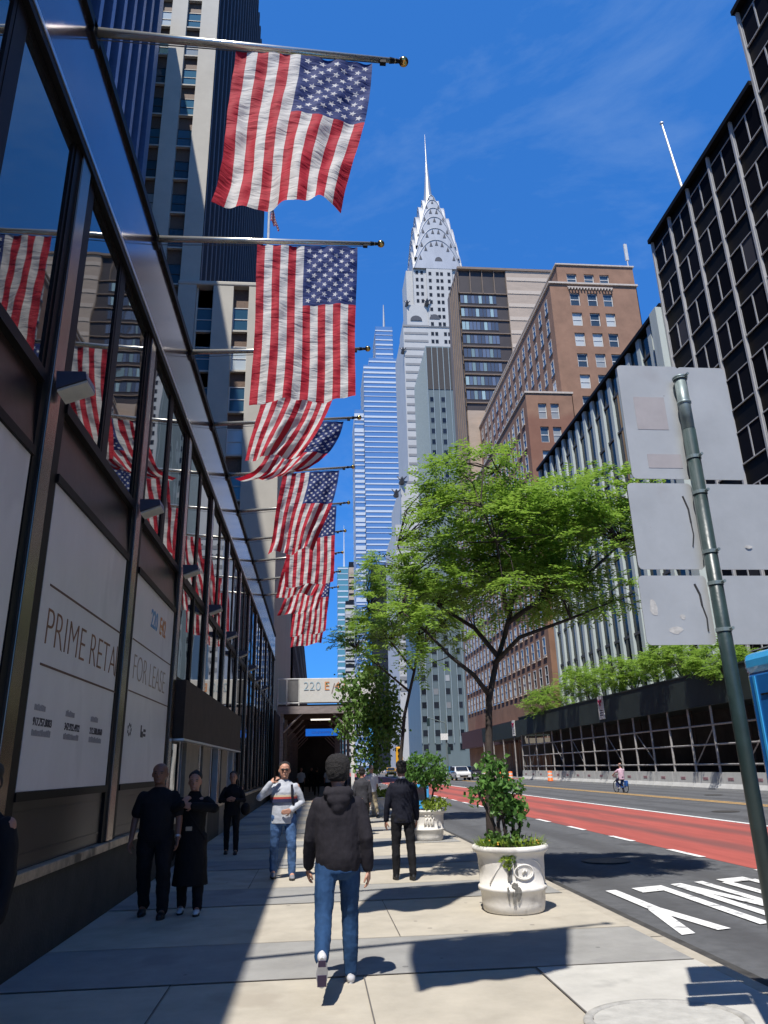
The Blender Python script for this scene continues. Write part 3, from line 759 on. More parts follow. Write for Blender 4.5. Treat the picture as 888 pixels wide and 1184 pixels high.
windows(gt, 'window', spec, win_frame(.06, .06, .08, False, 0, .04), [m_gr], win_pane(.02, -.01), m_pane2)

# ================================================================== art deco tower with stepped crown
m_cs = mat('white_brick', (0.44, 0.435, 0.415), 0.7, var=.05, vscale=.15)
m_cd = mat('grey_brick_trim', (0.22, 0.22, 0.22), 0.7)
m_steel = mat('crown_steel', (0.46, 0.46, 0.45), 0.38, metal=.5, var=.07, vscale=.4, stretch=(1, 1, .3))
m_tri = mat('crown_window', (0.07, 0.07, 0.075), 0.4)
m_pane5 = glass_mat('far_dark_glass', (0.012, 0.014, 0.018), (0.35, 0.37, 0.36), .1, rough=.3, wave=0, ior=1.4)
ch = thing('art_deco_tower', (57, 311, 0), 'white art deco skyscraper with a stepped steel crown and needle spire', 'building')
q = MB(); spec = []
q.box(33.5, 299, 0, 62, 345, 100); q.box(36.5, 299.4, 100, 78, 341, 119)
q.box(40.2, 299.6, 119, 76, 336, 200)                # lower shaft
q.box(42.2, 299.8, 200, 73, 330, 212)
q.box(46.2, 300.2, 212, 70.6, 322, 236)               # upper shaft
q.box(43.0, 303, 212, 73, 319, 234)
q.box(52.6, 299.2, 200, 65.4, 300.3, 243)           # centre bay
q.m = 1
for i in range(18): q.box(40.6, 299.45, 124+4.2*i, 52.0, 299.62, 125.2+4.2*i)
for i in range(16): q.box(33.6, 298.85, 30+4.2*i, 45, 299.02, 31.6+4.2*i)
for z in (119.4, 199.5): q.box(36.5 if z < 150 else 40.1, 299.3, z, 76, 299.8, z+1.0)
q.build('wall', [m_cs, m_cd], ch)
FC = frame((0, 299.18, 0), (1,0,0), (0,-1,0)); FC2 = frame((0, 300.18, 0), (1,0,0), (0,-1,0)); FC3 = frame((0, 299.58, 0), (1,0,0), (0,-1,0)); FC0 = frame((0, 298.98, 0), (1,0,0), (0,-1,0))
for j in range(9):
    z = 234-4.1*j
    for u in (54.3, 58.0, 60.1, 63.7): spec.append((FC, u, z, 1.5, 2.2))
    if j < 6:
        for u in (48.0, 50.4): spec.append((FC2, u, z-3, 1.4, 2.2))
        spec.append((FC2, 67.6, z-3, 1.4, 2.2))
for j in range(18):
    z = 196-4.2*j
    for u in (54.2, 56.2, 60.4, 62.4, 66.5, 68.5): spec.append((FC3, u, z, 1.5, 2.2))
for j in range(14):
    z = 88-4.3*j
    for u in (36, 38.4, 42, 44.4, 48, 50.4): spec.append((FC0, u, z+2, 1.4, 2.2))
windows(ch, 'window', spec, win_frame(.06, .06, .06, False, 0, .03), [m_cd], win_pane(.02, -.02), m_pane5)
# arched bay windows
f = MB()
def arch(mb, cx, y, z, r, h, th):
    n = 12; vs = [(cx-r, y, z)]+[(cx+r*math.cos(math.pi-math.pi*i/n), y, z+h*math.sin(math.pi*i/n)) for i in range(n+1)]+[(cx+r, y, z)]
    k = len(vs); vs += [(a, b-th, c) for a, b, c in vs]
    mb.add(vs, [tuple(range(k)), tuple(range(2*k-1, k-1, -1))]+[(i, (i+1) % k, (i+1) % k+k, i+k) for i in range(k)])
arch(f, 59.0, 299.18, 237.3, 1.9, 2.6, .12); arch(f, 55.5, 299.3, 203.8, 2.5, 2.8, .25); arch(f, 46.6, 299.7, 203.2, 2.8, 2.6, .25)
f.build('arch_window', m_tri, ch)
# eagles
for x_, y_, z_, s_ in ((52.0, 298.2, 212.5, 1.0), (42.4, 299, 212, .8), (39.6, 299, 186, .8), (37.0, 298.5, 120, 1.2), (34.3, 298.2, 114, 1.1)):
    f = MB(); f.tube([(x_, y_+1.6, z_-.5), (x_, y_, z_+.2), (x_-.1, y_-1.6*s_, z_+1.2)], [1.2*s_, .9*s_, .3*s_], 8)
    f.tube([(x_-1.8*s_, y_, z_+1.9*s_), (x_, y_, z_), (x_+1.8*s_, y_, z_+1.9*s_)], [.2, .7*s_, .2], 6); f.build('eagle_gargoyle', m_tri, ch, smooth=True)
# crown: nested barrel vaults, each tier stepped back, with triangular windows along the rim
crown = MB(); cx, cy = 58.4, 311.2
tiers = [(11.9, 233, 17), (11.0, 240, 18), (9.9, 248, 18), (8.4, 256, 17), (6.4, 264, 16), (4.1, 271, 14)]
tri = []
for ti, (r_, z0, h_) in enumerate(tiers):
    n = 20
    def prof(i, rr, hh_):
        t = math.pi*i/n; return (rr*math.cos(t), hh_*math.sin(t)**.85 if 0 < i < n else 0)
    for axis in (0, 1):
        d = r_ - .55
        vs = []
        for sgn in (-1, 1):
            for i in range(n+1):
                a_, b_ = prof(i, r_, h_)
                # parabolic profile
                a_ = r_*(1-2*i/n); b_ = h_*(1-abs(1-2*i/n)**2.3)
                vs.append((cx+a_, cy+sgn*(r_+.2), z0+b_) if axis == 0 else (cx+sgn*(r_+.2), cy+a_, z0+b_))
        m_ = n+1
        fs = [tuple(range(m_)), tuple(range(2*m_-1, m_-1, -1))]+[(i, i+1, i+1+m_, i+m_) for i in range(n)]
        crown.add(vs, fs)
        # rim lip
        lip = []
        for i in range(n+1):
            a_ = r_*(1-2*i/n); b_ = h_*(1-abs(1-2*i/n)**2.3); lip.append((a_, b_))
        for sgn in (-1, 1):
            pts = [((cx+a_, cy+sgn*(r_+.35), z0+b_) if axis == 0 else (cx+sgn*(r_+.35), cy+a_, z0+b_)) for a_, b_ in lip]
            crown.tube(pts, .15, 4)
        nt_ = 8-ti if ti < 5 else 3
        for k in range(1, nt_):
            s = -1+2*k/nt_; a0 = r_*.93*s; b0 = h_*(1-abs(s)**2.3)
            tx = s*.55; hgt = 3.0 if ti < 4 else 2.2
            b1 = b0-.3; w2 = .78 if ti < 4 else .6
            for sgn in (-1, 1):
                p = [(a0-w2, b1-hgt), (a0+w2, b1-hgt), (a0+tx*.3, b1)]
                off = r_+.32
                P3 = [((cx+a_, cy+sgn*off, z0+b_) if axis == 0 else (cx+sgn*off, cy+a_, z0+b_)) for a_, b_ in p]
                Q3 = [((x, y-sgn*.3, z) if axis == 0 else (x-sgn*.3, y, z)) for x, y, z in P3]
                tri.append(P3+Q3)
cr_o = crown.build('crown', m_steel, ch, fixn=True)
for T6 in tri:
    f = MB(); f.add(T6, [(0,1,2), (5,4,3), (0,3,4,1), (1,4,5,2), (2,5,3,0)]); f.build('triangle_window', m_tri, cr_o)
sp = MB(); sp.lathe([(4.2, 274), (3.5, 279), (2.7, 284), (2.1, 289), (1.6, 295), (1.1, 302), (.45, 314), (.12, 330.5)], (cx-.8, cy, 0), 12)
sp.build('spire', m_steel, ch, smooth=True)

# ================================================================== far towers
m_ovg = glass_mat('far_blue_glass', (0.06, 0.125, 0.25), ior=1.6, rough=.12, wave=0)
m_ovw = mat('far_white_spandrel', (0.50, 0.55, 0.60), 0.5, var=.04, vscale=.05)
ov = thing('blue_glass_skyscraper', (58, 594, 0), 'blue glass skyscraper with white floor lines and a slim spire left of centre', 'building')
q = MB()
def banded(x0, y0, x1, y1, z0, z1, pitch=5.0, wfrac=.26, fin=0):
    F = frame((x0, y0, 0), (1,0,0), (0,-1,0)); vs = [z0]; 
    while vs[-1] < z1-pitch: w5 = wfrac*rnd.choice((.45, .8, 1.0, 1.0, 1.5)); vs += [vs[-1]+pitch*(1-w5), vs[-1]+pitch]
    vs.append(z1)
    relief(q, F, [0, x1-x0], vs, lambda i, j: ((-.3, 0) if j % 2 == 0 else (0, 1)))
    F = frame((x0, y0, 0), (0,1,0), (-1,0,0)); relief(q, F, [0, y1-y0], vs, lambda i, j: ((-.3, 0) if j % 2 == 0 else (0, 1)))
    F = frame((x1, y0, 0), (0,1,0), (1,0,0)); relief(q, F, [0, y1-y0], vs, lambda i, j: ((-.3, 0) if j % 2 == 0 else (0, 1)))
    q.m = 1; q.box(x0+.4, y0+.4, z0, x1-.4, y1-.4, z1)
banded(41.5, 594, 76.6, 640, 0, 352); banded(33.0, 600, 41.5, 640, 0, 309, wfrac=.5); banded(53.4, 598, 69.8, 630, 352, 396, wfrac=.22); banded(46.5, 595, 75.0, 636, 352, 360, wfrac=.2)
q.m = 1

q.build('wall', [m_ovg, m_ovw], ov)
q = MB(); q.lathe([(1.7, 390), (1.1, 410), (.5, 429.5)], (63.3, 612, 0), 8); q.build('spire', m_steel, ov)
m_tealg = glass_mat('far_teal_glass', (0.09, 0.24, 0.30), ior=1.5, rough=.25, wave=0)
ba = thing('teal_glass_tower', (42, 1116, 0), 'distant teal glass tower with a needle mast in the gap by the flags', 'building')
q = MB(); banded(32.5, 1116, 51, 1150, 0, 299, 9, .25); q.build('wall', [m_tealg, m_ovw], ba)
q = MB(); q.lathe([(1.6, 299), (1.0, 335), (.4, 370)], (43, 1125, 0), 6); q.build('spire', m_ovw, ba)
wt = thing('white_far_tower', (32, 700, 0), 'small distant white tower in front of the teal one', 'building')
q = MB(); banded(27.8, 700, 36.2, 720, 0, 154, 5, .6); q.build('wall', [m_pane5, m_cs], wt)
wt = thing('slim_far_tower', (34, 740, 0), 'slim distant tan tower beside the blue glass skyscraper', 'building')
q = MB(); banded(33.2, 740, 38.5, 760, 0, 204, 6, .7); q.build('wall', [m_pane5, m_bei], wt)
hy = thing('black_glass_block', (38, 420, 0), 'black glass block half hidden by the leaves below the blue skyscraper', 'building')
q = MB(); banded(31.5, 420, 50, 460, 0, 115, 6, .06); q.m = 0; q.build('wall', [m_pane2, m_blk], hy)
# ================================================================== flagpoles and flags
def flag_material():
    M = D.materials.new('flag_cloth'); M.use_nodes = True; t = M.node_tree; b = t.nodes['Principled BSDF']; lk = t.links.new
    b.inputs['Roughness'].default_value = .75
    def math_(op, a, c=None, d=None):
        n = t.nodes.new('ShaderNodeMath'); n.operation = op
        for i, v in enumerate((a, c, d)):
            if v is None: continue
            if isinstance(v, (int, float)): n.inputs[i].default_value = v
            else: lk(v, n.inputs[i])
        return n.outputs[0]
    uv = t.nodes.new('ShaderNodeUVMap'); sx = t.nodes.new('ShaderNodeSeparateXYZ'); lk(uv.outputs[0], sx.inputs[0])
    U, V = sx.outputs[0], sx.outputs[1]           # U across the stripes (hoist), V down the fly
    s = math_('MULTIPLY', U, 13.0); par = math_('MODULO', math_('FLOOR', s), 2.0)   # 0 red, 1 white
    mixA = t.nodes.new('ShaderNodeMixRGB'); mixA.inputs[1].default_value = (0.50, 0.012, 0.035, 1); mixA.inputs[2].default_value = (0.70, 0.70, 0.69, 1)
    lk(par, mixA.inputs[0])
    can = math_('MULTIPLY', math_('LESS_THAN', U, 7/13), math_('LESS_THAN', V, .40))
    # stars: 11 x 9 checker of cells
    cu = math_('MULTIPLY', U, 10*13/7.0); cv = math_('MULTIPLY', V, 12/.40)
    iu = math_('ROUND', cu); iv = math_('ROUND', cv)
    du = math_('SUBTRACT', cu, iu); dv = math_('SUBTRACT', cv, iv)
    # odd-sum lattice: shift to nearest lattice point with even sum
    odd = math_('MODULO', math_('ADD', iu, iv), 2.0)
    okr = math_('MULTIPLY', math_('MULTIPLY', math_('GREATER_THAN', iu, .5), math_('LESS_THAN', iu, 9.5)), math_('MULTIPLY', math_('GREATER_THAN', iv, .5), math_('LESS_THAN', iv, 11.5)))
    x = math_('MULTIPLY', du, 1.8*7/13/10); y = math_('MULTIPLY', dv, 2.95*.4/12)
    r = math_('SQRT', math_('ADD', math_('MULTIPLY', x, x), math_('MULTIPLY', y, y)))
    ang = math_('ARCTAN2', y, math_('MULTIPLY', x, -1.0))
    seg = 2*math.pi/5
    am = math_('ABSOLUTE', math_('SUBTRACT', math_('FLOORED_MODULO', math_('ADD', ang, seg/2), seg), seg/2))
    px = math_('MULTIPLY', r, math_('COSINE', am)); py = math_('MULTIPLY', r, math_('SINE', am))
    Rr = .054; ri = .4*Rr; ex, ey = ri*math.cos(seg/2)-Rr, ri*math.sin(seg/2)
    # inside when cross(e, p-R) > 0
    cross = math_('SUBTRACT', math_('MULTIPLY', py, ex), math_('MULTIPLY', math_('SUBTRACT', px, Rr), ey))
    star = math_('MULTIPLY', math_('GREATER_THAN', cross, 0.0), math_('MULTIPLY', okr, math_('SUBTRACT', 1.0, odd)))
    mixS = t.nodes.new('ShaderNodeMixRGB'); mixS.inputs[1].default_value = (0.022, 0.045, 0.19, 1); mixS.inputs[2].default_value = (0.72, 0.73, 0.75, 1); lk(star, mixS.inputs[0])
    mixC = t.nodes.new('ShaderNodeMixRGB'); lk(can, mixC.inputs[0]); lk(mixA.outputs[0], mixC.inputs[1]); lk(mixS.outputs[0], mixC.inputs[2])
    lk(mixC.outputs[0], b.inputs['Base Color'])
    nz_ = t.nodes.new('ShaderNodeTexNoise'); nz_.inputs['Scale'].default_value = 2.6; nz_.inputs['Detail'].default_value = 3; nz_.inputs['Distortion'].default_value = .5
    mp_ = t.nodes.new('ShaderNodeMapping'); mp_.inputs['Scale'].default_value = (1.1, 1.0, 4.2); mp_.inputs['Rotation'].default_value = (0, .45, 0); tc_ = t.nodes.new('ShaderNodeTexCoord')
    lk(tc_.outputs['Object'], mp_.inputs[0]); lk(mp_.outputs[0], nz_.inputs['Vector'])
    bp = t.nodes.new('ShaderNodeBump'); bp.inputs['Strength'].default_value = 1.0; bp.inputs['Distance'].default_value = .035; lk(nz_.outputs[0], bp.inputs['Height']); lk(bp.outputs[0], b.inputs['Normal'])
    tr = t.nodes.new('ShaderNodeBsdfTranslucent'); ms = t.nodes.new('ShaderNodeMixShader'); ms.inputs[0].default_value = .42
    lk(mixC.outputs[0], tr.inputs[0]); lk(bp.outputs[0], tr.inputs['Normal']); lk(b.outputs[0], ms.inputs[1]); lk(tr.outputs[0], ms.inputs[2])
    lk(ms.outputs[0], t.nodes['Material Output'].inputs['Surface']); return M
m_flag = flag_material()
def flag_mesh(outer, inner, fly, f, name, off, nu=44, nv=64):
    vs, uvs, fs = [], [], []
    for j in range(nv+1):
        for i in range(nu+1):
            u, v = i/nu, j/nv; p = outer.lerp(inner, u); p = f(p.copy(), u, v, fly)
            vs.append(tuple(p-off)); uvs.append((u*.9998+.0001, v))
    for j in range(nv):
        for i in range(nu):
            a = j*(nu+1)+i; fs.append((a, a+1, a+nu+2, a+nu+1))
    me = D.meshes.new(name); me.from_pydata(vs, [], fs); ul = me.uv_layers.new(name='UVMap')
    for l in me.loops: ul.data[l.index].uv = uvs[l.vertex_index]
    me.materials.append(m_flag); me.polygons.foreach_set('use_smooth', [True]*len(fs)); me.update(); return me
m_fpole = mat('flagpole_metal', (0.62, 0.60, 0.52), 0.25, metal=.75, var=.08); m_brass = mat('brass_ball', (0.60, 0.38, 0.12), 0.18, metal=1.0, var=.1)
PSP = 3.42
# sL/sR: sideways drift of inner/outer edge, lift: fly shortening, yb: blown towards us, amp: fold depth
FP_ = {-1: dict(sL=-.45, sR=-.08, lift=.0, yb=.12, amp=.03, fr=1.2, ph=.3),
       0: dict(sL=.10, sR=.42, lift=.02, yb=.50, amp=.13, fr=1.15, ph=.3),
       1: dict(sL=.0, sR=.10, lift=.0, yb=.15, amp=.07, fr=1.6, ph=2.),
       2: dict(sL=.42, sR=1.02, lift=.15, yb=.3, amp=.15, fr=1.3, ph=4.),
       3: dict(sL=.95, sR=1.25, lift=.42, yb=.1, amp=.22, fr=1.1, ph=1.2),
       4: dict(sL=.40, sR=.75, lift=.06, yb=.2, amp=.20, fr=1.5, ph=.0),
       5: dict(sL=-.02, sR=.14, lift=.0, yb=.1, amp=.09, fr=1.7, ph=3.),
       6: dict(sL=.55, sR=.75, lift=.12, yb=.2, amp=.20, fr=1.3, ph=5.),
       7: dict(sL=.55, sR=.65, lift=.10, yb=.3, amp=.17, fr=1.2, ph=.8),
       8: dict(sL=.1, sR=.3, lift=.0, yb=.1, amp=.12, fr=1.5, ph=2.4),
       9: dict(sL=.25, sR=.4, lift=.0, yb=.1, amp=.12, fr=1.4, ph=.2)}
flabs = {-1: 'striped flag out of frame overhead that shades the pavement', 0: 'nearest and largest flag, its stripes blown in a curve to the left', 1: 'second flag from the front, hanging square and nearly flat',
  2: 'flag showing only its lower stripes under the second flag', 3: 'flag whose striped end is blown out to the left in a point', 4: 'flag with a shaded dark blue star field below the pointed blown flag',
  5: 'long straight flag in the middle of the far stack, star field at its top right', 6: 'flag mostly behind the long straight one, its folded end curling left', 7: 'folded flag just below the long straight flag',
  8: 'second farthest flag, mostly hidden behind the folded one', 9: 'farthest flag, lowest of the row in the photo'}
plabs = ['first flagpole across the top of the photo with a brass ball', 'second flagpole from the front, holding the square hanging flag', 'third flagpole from the front, its ball right of the second flag',
  'fourth flagpole from the front', 'fifth flagpole from the front', 'sixth flagpole from the front', 'seventh flagpole from the front', 'eighth flagpole from the front', 'ninth flagpole from the front', 'farthest flagpole, above the banner canopy']
pole0 = None
TIPS = [3.75, 7.25, 10.88, 14.4, 17.85, 21.3, 24.6, 27.9, 31.0, 34.3, 37.5]
for i in range(-1, 10):
    B = Vector((XF, TIPS[i+1]-.6, 10.03)); T = Vector((1.09, TIPS[i+1], 10.60))
    if pole0 is None:
        pole0 = thing('flagpole', tuple(B), '', 'flagpole'); d = T-B; o_ = Vector((0, 0, 0))
        f = MB(); f.tube([o_, d*.55, d*.975], [.055, .047, .034], 14); f.build('pole', m_fpole, pole0, smooth=True, world=False)
        f = MB(); f.ball(tuple(d+d.normalized()*.02), .066, 16, 10); f.build('finial_ball', m_brass, pole0, smooth=True, world=False)
        f = MB(); f.tube([d*.955, d*.99], [.042, .026], 10); f.box(d.x*.93-.04, d.y*.93-.03, d.z*.93-.075, d.x*.93+.04, d.y*.93+.03, d.z*.93-.03); f.build('truck', m_black, pole0, world=False)
        f = MB(); f.tube([Vector((0, 0, -.12)), d*.5+Vector((0, 0, -.085)), d*.93+Vector((0, 0, -.06))], .007, 4); f.build('halyard', m_wfd, pole0, world=False)
        f = MB(); f.box(-.05, -.12, -.14, .06, .12, .09); f.build('bracket', m_black, pole0, world=False, bevel=.01); pl = pole0
    else: pl = dup(pole0, loc=tuple(B))
    tag(pl, 'flagpole out of frame overhead, nearest to the camera' if i < 0 else plabs[i], 'flagpole', 'flagpoles on the shop building')
    dn = (T-B).normalized(); q_ = FP_[i]
    outer = T-dn*.42+Vector((0, -.01, -.085)); inner = T-dn*2.19+Vector((0, -.01, -.085-.10*.0))
    def ff(p, u, v, fly, q_=q_):
        s = q_['sR']*(1-u)+q_['sL']*u
        p.x -= s*v**1.25; p.z -= fly*v*(1-q_['lift']*v)
        p.y -= q_['yb']*v**1.4
        g_ = (.12+.88*v)
        p.y += q_['amp']*g_*math.sin(2*math.pi*(q_['fr']*u+.35*v)+q_['ph'])+.3*q_['amp']*g_*math.sin(2*math.pi*(2.7*q_['fr']*u-.8*v)+2*q_['ph'])
        p.x += .35*q_['amp']*g_*math.sin(2*math.pi*(.9*v+.5*u)+q_['ph'])
        p.z += .25*q_['amp']*math.sin(2*math.pi*(1.6*u)+q_['ph'])*v**3
        p.y += .012*math.sin(41*u+9*v)+.012*math.sin(23*u-31*v)
        return p
    me = flag_mesh(outer, inner, 2.86 if i == 0 else (3.10 if i < 3 else 2.78), ff, 'flag', outer); o = D.objects.new('flag', me); COL.objects.link(o); o.location = outer
    tag(o, flabs[i], 'flag', 'flags on the poles of the shop building')
# rooftop flag
rp = thing('roof_flagpole', (-4.9, 60, 38), 'thin vertical flagpole standing on the roof behind the flag row', 'flagpole')
f = MB(); f.tube([(-4.95, 60, 38), (-4.95, 60, 55.9)], .13, 8); f.build('pole', m_pole, rp)
f = MB(); f.ball((-4.95, 60, 56.0), .2, 8, 6); f.build('finial_ball', m_brass, rp)
def fr(p, u, v, fly):
    # limp flag: hoist vertical, folded against the pole
    p.x += fly*.26*v*(.35+.65*u); p.z -= 1.6*v*(1-.2*u); p.y += .25*math.sin(14*v+3*u); return p
me = flag_mesh(Vector((-4.8, 60, 55.6)), Vector((-4.8, 60, 53.0)), 3.6, fr, 'flag', Vector((-4.8, 60, 55.6)), 20, 30)
o = D.objects.new('flag', me); COL.objects.link(o); o.location = (-4.8, 60, 55.6); tag(o, 'small limp flag on the vertical rooftop pole, below the nearest flag', 'flag')

# ================================================================== sign post at the right
m_alu = mat('sign_back', (0.41, 0.425, 0.43), 0.5, metal=.25, var=.08, vscale=2.0, dark=(.33, .32, .32), darkscale=1.6, darkamt=.5, spots=(7, .06, (.2, .19, .18)))
m_alu2 = mat('tape_residue', (0.33, 0.31, 0.32), 0.7, var=.08, vscale=6)
m_gpost = mat('green_post_paint', (0.022, 0.042, 0.042), 0.38, var=.2, vscale=6, bump=.1, bscale=20)
m_galv = mat('galvanised_post', (0.20, 0.25, 0.25), 0.42, metal=.3, var=.15, vscale=10)
SX, SY = 2.735, 4.72
sg = thing('sign_post', (SX, SY, 0), 'green street sign post seen from behind, carrying six blank grey sign backs', 'sign post')
f = MB(); f.tube([(SX, SY, 0), (SX, SY, 4.0)], .047, 18); f.build('pole', m_gpost, sg, smooth=True)
f = MB(); f.tube([(SX, SY, 3.98), (SX, SY, 4.43)], .044, 18); f.ball((SX, SY, 4.435), (.057, .057, .022), 18, 8); f.lathe([(.043, 4.21), (.051, 4.215), (.051, 4.23), (.043, 4.235)], (SX, SY, 0), 18); f.build('pole_top', m_galv, sg, smooth=True)
def rrect(mb, cx, cz, w_, h_, r_, y0, y1, rot=0.0, px=0.0):
    pts = []
    for qx, qz, a0 in ((1, 1, 0), (-1, 1, 90), (-1, -1, 180), (1, -1, 270)):
        for k in range(5):
            a = R(a0+90*k/4); pts.append((qx*(w_/2-r_)+r_*math.cos(a), qz*(h_/2-r_)+r_*math.sin(a)))
    k = len(pts); vs = []
    for yy in (y0, y1):
        for a, b in pts:
            x = cx+a-px; vs.append((px+x*math.cos(rot)-yy*math.sin(rot), x*math.sin(rot)+yy*math.cos(rot), cz+b))
    mb.add([(SX+a, SY+b, c) for a, b, c in vs], [tuple(range(k)), tuple(range(2*k-1, k-1, -1))]+[(i, (i+1) % k, (i+1) % k+k, i+k) for i in range(k)])
rows = [((-.455, .035), (.025, .41), 3.635, 4.57), ((-.505, -.02), (.03, .62), 2.955, 3.60), ((-.52, -.03), (.03, .62), 2.43, 2.91)]
for ri_, ((a0, a1), (b0, b1), z0, z1) in enumerate(rows):
    for si, (c0, c1, rot) in enumerate(((a0, a1, 0.0), (b0, b1, 0.0))):
        f = MB(); rrect(f, (c0+c1)/2, (z0+z1)/2, c1-c0, z1-z0, .035, .062+.006*si, .068+.006*si, rot); p = f.build('sign_panel', m_alu, sg, fixn=True)
        if ri_ == 0 and si == 0:
            for (x0, x1, q0, q1) in ((-.36, -.12, 4.03, 4.30), (-.32, -.06, 3.72, 3.83)):
                f = MB(); rrect(f, (x0+x1)/2, (q0+q1)/2, x1-x0, q1-q0, .004, .0600, .0618, rot); t_o = f.build('tape_mark', m_alu2, p, fixn=True)
    for zz in (z0+.12*(z1-z0)+.03, z1-.15*(z1-z0)):
        f = MB(); f.lathe([(.048, zz-.012), (.053, zz-.012), (.053, zz+.012), (.048, zz+.012)], (SX, SY, 0), 18); f.tube([(SX+.02, SY-.085, zz), (SX+.02, SY+.06, zz)], .011, 6); f.build('bracket', m_galv, sg)

# worn stickers, drips and scratches on the sign backs
m_scr = mat('black_scrawl', (.03, .03, .03), .6); m_stk = mat('torn_sticker', (.46, .45, .43), .7, var=.2, vscale=30)
for (x0, z0, x1, z1, w_) in ((-.10, 3.50, -.07, 3.30, .012), (-.07, 3.30, -.085, 3.12, .008), (-.12, 2.85, -.09, 2.70, .014), (-.09, 2.70, -.075, 2.52, .010)):
    f = MB(); f.tube([(SX+x0, SY+.060, z0), (SX+(x0+x1)/2+.012, SY+.060, (z0+z1)/2), (SX+x1, SY+.060, z1)], w_*.6, 5); f.build('scrawl', m_scr, sg)
for (x, z, w_, h_) in ((-.44, 2.68, .04, .09), (-.30, 2.53, .07, .04), (-.24, 2.62, .03, .03), (.33, 3.12, .04, .02)):
    f = MB(); rr2 = random.Random(int(z*100)); k = 9; f.add([(SX+x+w_*(.5+.3*rr2.random())*math.cos(6.283*i/k), SY+.0605, z+h_*(.5+.3*rr2.random())*math.sin(6.283*i/k)) for i in range(k)]+[(SX+x+w_*.5*math.cos(6.283*i/k), SY+.0635, z+h_*.5*math.sin(6.283*i/k)) for i in range(k)], [tuple(range(k)), tuple(range(2*k-1, k-1, -1))]+[(i, (i+1) % k, (i+1) % k+k, i+k) for i in range(k)]); f.build('sticker', m_stk, sg)

# ================================================================== planters
m_plant = mat('planter_white', (0.72, 0.69, 0.63), 0.7, var=.06, vscale=3, bump=.15, bscale=25, dark=(.30, .28, .25), darkscale=2.6, darkamt=.55)
m_strip_ = mat('worn_patch', (0.16, 0.155, 0.14), 0.8, var=.15, vscale=9)
prof = [(0, .0), (.345, .0), (.37, .02), (.385, .10), (.395, .24), (.42, .25), (.425, .275), (.415, .295), (.40, .30), (.405, .45), (.41, .60), (.425, .655), (.46, .675), (.475, .70), (.475, .725), (.455, .745), (.42, .745), (.41, .70), (.40, .66), (0, .655)]
def planter(loc, label, s=1.0, relief_='ring'):
    t = thing('planter', loc, label, 'planter', 'stone planters along the kerb')
    f = MB(); f.lathe([(r_*s, z*s) for r_, z in prof], n=48); f.build('tub', m_plant, t, world=False, smooth=True)
    f = MB(); f.lathe([(.405*s, .662*s), (0, .70*s)], n=24); f.build('soil', m_soil, t, world=False)
    return t
def on_tub(a, z, r_=.41):   # point on the tub, a in degrees from facing the camera (-y), positive to the right
    return Vector((r_*math.sin(R(a)), -r_*math.cos(R(a)), z))
p1 = planter((2.44, 9.93, 0), 'nearest white round planter with a ring medallion and peeling patches')
f = MB()
for rr_, tt in ((.105, .012), (.085, .006)):
    f.tube([on_tub(8+math.degrees(rr_*1.15*math.cos(a)/.41), .47+rr_*.75*math.sin(a), .408) for a in [2*math.pi*k/28 for k in range(29)]], tt, 8, False)
f.tube([on_tub(5, .45, .41), on_tub(8, .50, .42), on_tub(10, .47, .42), on_tub(12, .49, .41)], .011, 6); f.build('medallion', m_plant, p1, world=False, smooth=True)
f = MB()
for s in (-1, 1):
    f.tube([on_tub(s*60+5, .33, .405)]+[on_tub(5+s*(60-a*.45), .33+.27*math.sin(R(min(a, 90))), .409) for a in range(20, 100, 16)]+[on_tub(5, .60, .409)], .008, 6)
f.build('swag', m_plant, p1, world=False, smooth=True)
f = MB()
def patch(a, z, w_, h_, sd_):
    r2_ = random.Random(sd_); n = 16; vs = []
    for k in range(n):
        t_ = 2*math.pi*k/n; rr = .7+.5*r2_.random(); vs.append(tuple(on_tub(a+math.degrees(w_*rr*math.cos(t_))/.41, z+h_*rr*math.sin(t_), .4155 if z+h_*rr*math.sin(t_) > .31 or z+h_*rr*math.sin(t_) < .235 else .4285)))
    f.add(vs+[tuple(on_tub(a, z, .4175 if z > .31 or z < .235 else .43))], [(k, (k+1) % n, n) for k in range(n)])
patch(-17, .46, .036, .09, 3); patch(-6, .50, .022, .13, 4); patch(-12, .21, .022, .10, 5); patch(-5, .25, .035, .09, 6); patch(-21, .24, .016, .09, 8); patch(-10, .33, .05, .035, 7)
f.build('peeling_paint', m_strip_, p1, world=False)
p2 = planter((2.74, 19.2, 0), 'second white planter with a relief of figures, behind the man in the black suit', .93)
f = MB()
for a in (-16, -4, 8):
    f.ball(tuple(on_tub(a, .44, .385)), (.030, .02, .10), 8, 8); f.ball(tuple(on_tub(a, .56, .385)), .028, 8, 6); f.tube([on_tub(a-5, .36, .39), on_tub(a, .46, .39), on_tub(a+6, .52, .39)], .014, 6)
f.build('relief', m_plant, p2, world=False, smooth=True)
p3 = planter((2.42, 29.3, 0), 'third, farthest planter beside the man in the white shirt', .86)

